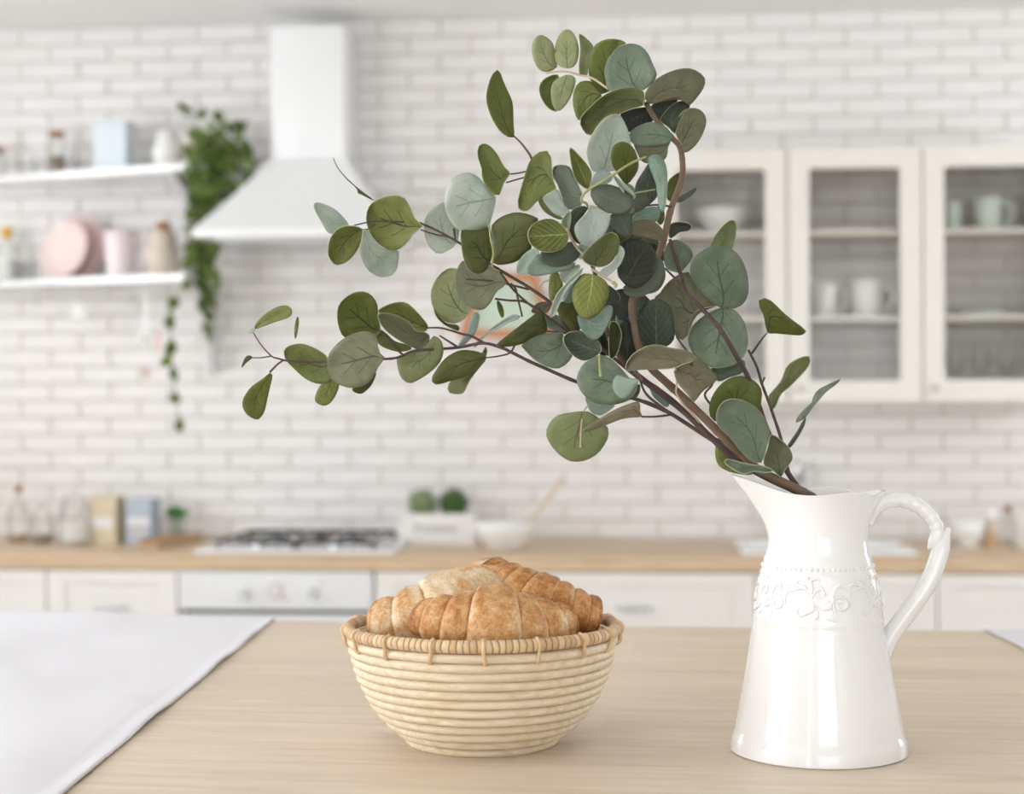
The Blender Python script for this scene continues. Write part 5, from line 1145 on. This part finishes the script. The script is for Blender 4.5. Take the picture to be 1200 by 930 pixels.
 ('w','F','o',0,[(1115,285),(1100,180),(1090,90),(1040,25),(970,8),(890,35),(825,100),(810,180),(825,270),(860,330),(950,370),(1020,370),(1080,320)]),
 ('w','G','o',8,[(285,552),(200,532),(140,495),(110,440),(120,380),(200,425),(260,480),(370,510),(365,540)]),
 ('w','G','o',5,[(493,385),(465,410),(400,420),(300,400),(140,280),(200,225),(290,202),(350,215),(410,270),(470,340)]),
 ('w','G','g',-5,[(500,436),(450,410),(400,405),(350,340),(240,290),(140,285),(150,345),(200,410),(300,480),(400,530),(450,545),(490,510)]),
 ('w','G','l',10,[(530,440),(480,500),(390,555),(280,580),(275,650),(300,730),(350,770),(400,760),(500,700),(570,630),(598,560),(590,490),(565,455)]),
 ('w','G','d',-10,[(902,590),(860,560),(760,540),(690,550),(610,600),(550,680),(515,740),(530,775),(570,778),(650,755),(740,730),(820,690),(870,640)]),
 ('w','G','l',5,[(895,515),(870,560),(800,690),(740,720),(650,755),(630,830),(690,850),(740,840),(780,760),(830,690),(880,620),(907,550)]),
 ('w','G','b',22,[(700,512),(750,430),(770,400),(790,320),(820,278),(850,290),(845,340),(830,400),(800,450),(725,516)]),
 ('w','G','b',6,[(808,525),(850,460),(920,400),(1000,340),(1090,288),(1142,312),(1060,347),(980,392),(900,432),(835,512)]),
 # below and around the stems
 ('w','J','l',-12,[(372,492),(300,500),(200,520),(140,580),(120,650),(150,720),(210,790),(280,835),(350,843),(420,825),(490,780),(550,690),(560,620),(540,590),(480,530),(410,492)]),
 ('c','J','s',-32,[(765,300),(720,400),(620,440),(560,445),(460,430),(390,380),(345,310),(340,240),(380,160),(440,120),(490,95),(560,110),(640,180),(700,250)]),
 ('c','J','t',-42,[(772,270),(740,320),(690,390),(640,400),(600,350),(588,290),(620,235),(690,258)]),
 ('c','J','d',-26,[(778,300),(776,360),(740,405),(670,405),(710,380),(745,325)]),
 ('w','J','m',-16,[(398,385),(460,425),(600,445),(560,490),(500,520),(440,500),(405,440)]),
 ('w','J','n',-36,[(795,525),(775,480),(780,420),(700,440),(600,480),(500,540),(400,600),(366,630),(420,626),(540,586),(640,546),(720,532)]),
 ('c','J','n',-56,[(1032,182),(980,192),(880,196),(760,200),(680,203),(690,140),(740,80),(820,35),(900,22),(1000,45),(1100,60),(1165,95),(1172,130),(1100,152)]),
 ('c','K','n',-50,[(312,300),(300,340),(330,420),(400,500),(440,547),(500,470),(602,385),(560,320),(480,240),(430,195),(440,250),(380,280)]),
 ('c','J','t',12,[(845,305),(870,380),(920,430),(965,460),(985,430),(930,350),(870,300)]),
 # right side
 ('r','I','s',-14,[(630,662),(560,620),(490,560),(425,460),(410,380),(440,310),(510,255),(600,228),(690,240),(760,300),(805,390),(822,480),(820,570),(780,640),(710,668)]),
 ('r','I','l',12,[(590,260),(555,240),(580,170),(640,90),(700,47),(735,70),(735,140),(720,210),(690,265)]),
 ('r','I','s',6,[(350,410),(310,412),(250,390),(225,320),(245,220),(300,185),(360,195),(410,240),(433,290),(410,340)]),
 ('r','I','g',10,[(500,665),(420,720),(400,820),(380,885),(310,870),(290,760),(230,660),(160,600),(200,560),(250,490),(330,430),(405,412),(450,500),(540,600),(600,650)]),
 ('r','I','k',-4,[(180,935),(80,925),(45,850),(50,720),(75,665),(130,612),(190,600),(260,640),(290,700),(303,800),(300,880),(255,930)]),
 ('r','I','s',-4,[(640,660),(700,663),(760,710),(805,790),(820,880),(815,950),(780,1020),(700,1070),(600,1085),(520,1070),(450,1010),(405,930),(400,860),(440,780),(520,710),(590,675)]),
 ('r','K','s',8,[(560,310),(640,290),(770,250),(800,270),(780,340),(690,370),(610,400)]),
 ('s','I','o',4,[(956,836),(940,760),(920,690),(893,640),(900,605),(945,594),(990,620),(1060,690),(1130,750),(1200,800),(1227,826),(1190,855),(1100,850),(1020,842)]),
 ('s','K','l',6,[(992,600),(965,560),(965,500),(1010,450),(1060,380),(1090,300),(1150,250),(1230,222),(1258,235),(1240,300),(1180,370),(1110,440),(1050,490),(1020,560)]),
 ('s','L','s',6,[(865,290),(830,315),(786,332),(830,265),(880,215),(910,190),(920,140),(960,95),(1030,60),(1110,22),(1080,58),(1010,112),(960,168),(920,212)]),
 ('s','L','k',8,[(738,512),(745,480),(790,415),(835,350),(864,290),(858,340),(820,415),(770,490)]),
 ('u','L','o',-6,[(400,330),(280,330),(205,305),(185,220),(215,130),(280,50),(370,8),(440,8),(515,45),(557,105),(552,180),(535,260),(480,310)]),
 ('u','L','s',-36,[(552,612),(480,600),(400,520),(330,430),(260,370),(235,310),(245,240),(290,180),(370,162),(450,185),(530,240),(590,320),(615,400),(600,470),(580,540),(568,590)]),
 ('u','L','g',-10,[(690,714),(640,670),(580,640),(570,590),(600,500),(620,415),(690,450),(750,510),(773,570),(760,610),(720,660)]),
 ('u','L','o',6,[(490,692),(440,640),(350,610),(320,540),(300,480),(260,440),(238,450),(230,560),(255,630),(320,670),(400,690)]),
 ('u','L','s',-40,[(640,666),(580,682),(500,672),(430,692),(360,662),(298,615),(300,588),(340,590),(420,612),(500,627),(560,632)]),
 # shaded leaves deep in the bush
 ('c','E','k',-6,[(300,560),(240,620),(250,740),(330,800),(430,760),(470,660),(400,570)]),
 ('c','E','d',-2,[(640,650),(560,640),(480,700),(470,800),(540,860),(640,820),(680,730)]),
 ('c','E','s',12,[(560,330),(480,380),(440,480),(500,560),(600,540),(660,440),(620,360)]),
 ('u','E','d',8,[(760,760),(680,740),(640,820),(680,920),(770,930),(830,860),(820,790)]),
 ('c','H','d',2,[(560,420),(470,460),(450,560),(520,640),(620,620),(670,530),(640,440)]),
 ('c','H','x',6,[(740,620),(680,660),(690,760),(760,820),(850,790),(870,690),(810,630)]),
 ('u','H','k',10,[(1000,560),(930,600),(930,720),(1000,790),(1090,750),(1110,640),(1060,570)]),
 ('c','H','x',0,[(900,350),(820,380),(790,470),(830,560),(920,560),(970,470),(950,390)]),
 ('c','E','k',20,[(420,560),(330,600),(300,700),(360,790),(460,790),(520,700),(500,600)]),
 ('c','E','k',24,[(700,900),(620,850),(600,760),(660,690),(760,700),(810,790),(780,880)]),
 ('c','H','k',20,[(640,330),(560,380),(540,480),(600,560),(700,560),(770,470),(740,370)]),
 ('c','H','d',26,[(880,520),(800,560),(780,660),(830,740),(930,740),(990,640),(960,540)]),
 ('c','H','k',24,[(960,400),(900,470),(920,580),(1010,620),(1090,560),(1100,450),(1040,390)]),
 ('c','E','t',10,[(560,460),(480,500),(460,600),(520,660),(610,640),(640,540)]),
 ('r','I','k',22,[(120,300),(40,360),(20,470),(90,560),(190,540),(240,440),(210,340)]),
]
for lf in LEAVES: leaf(*lf)
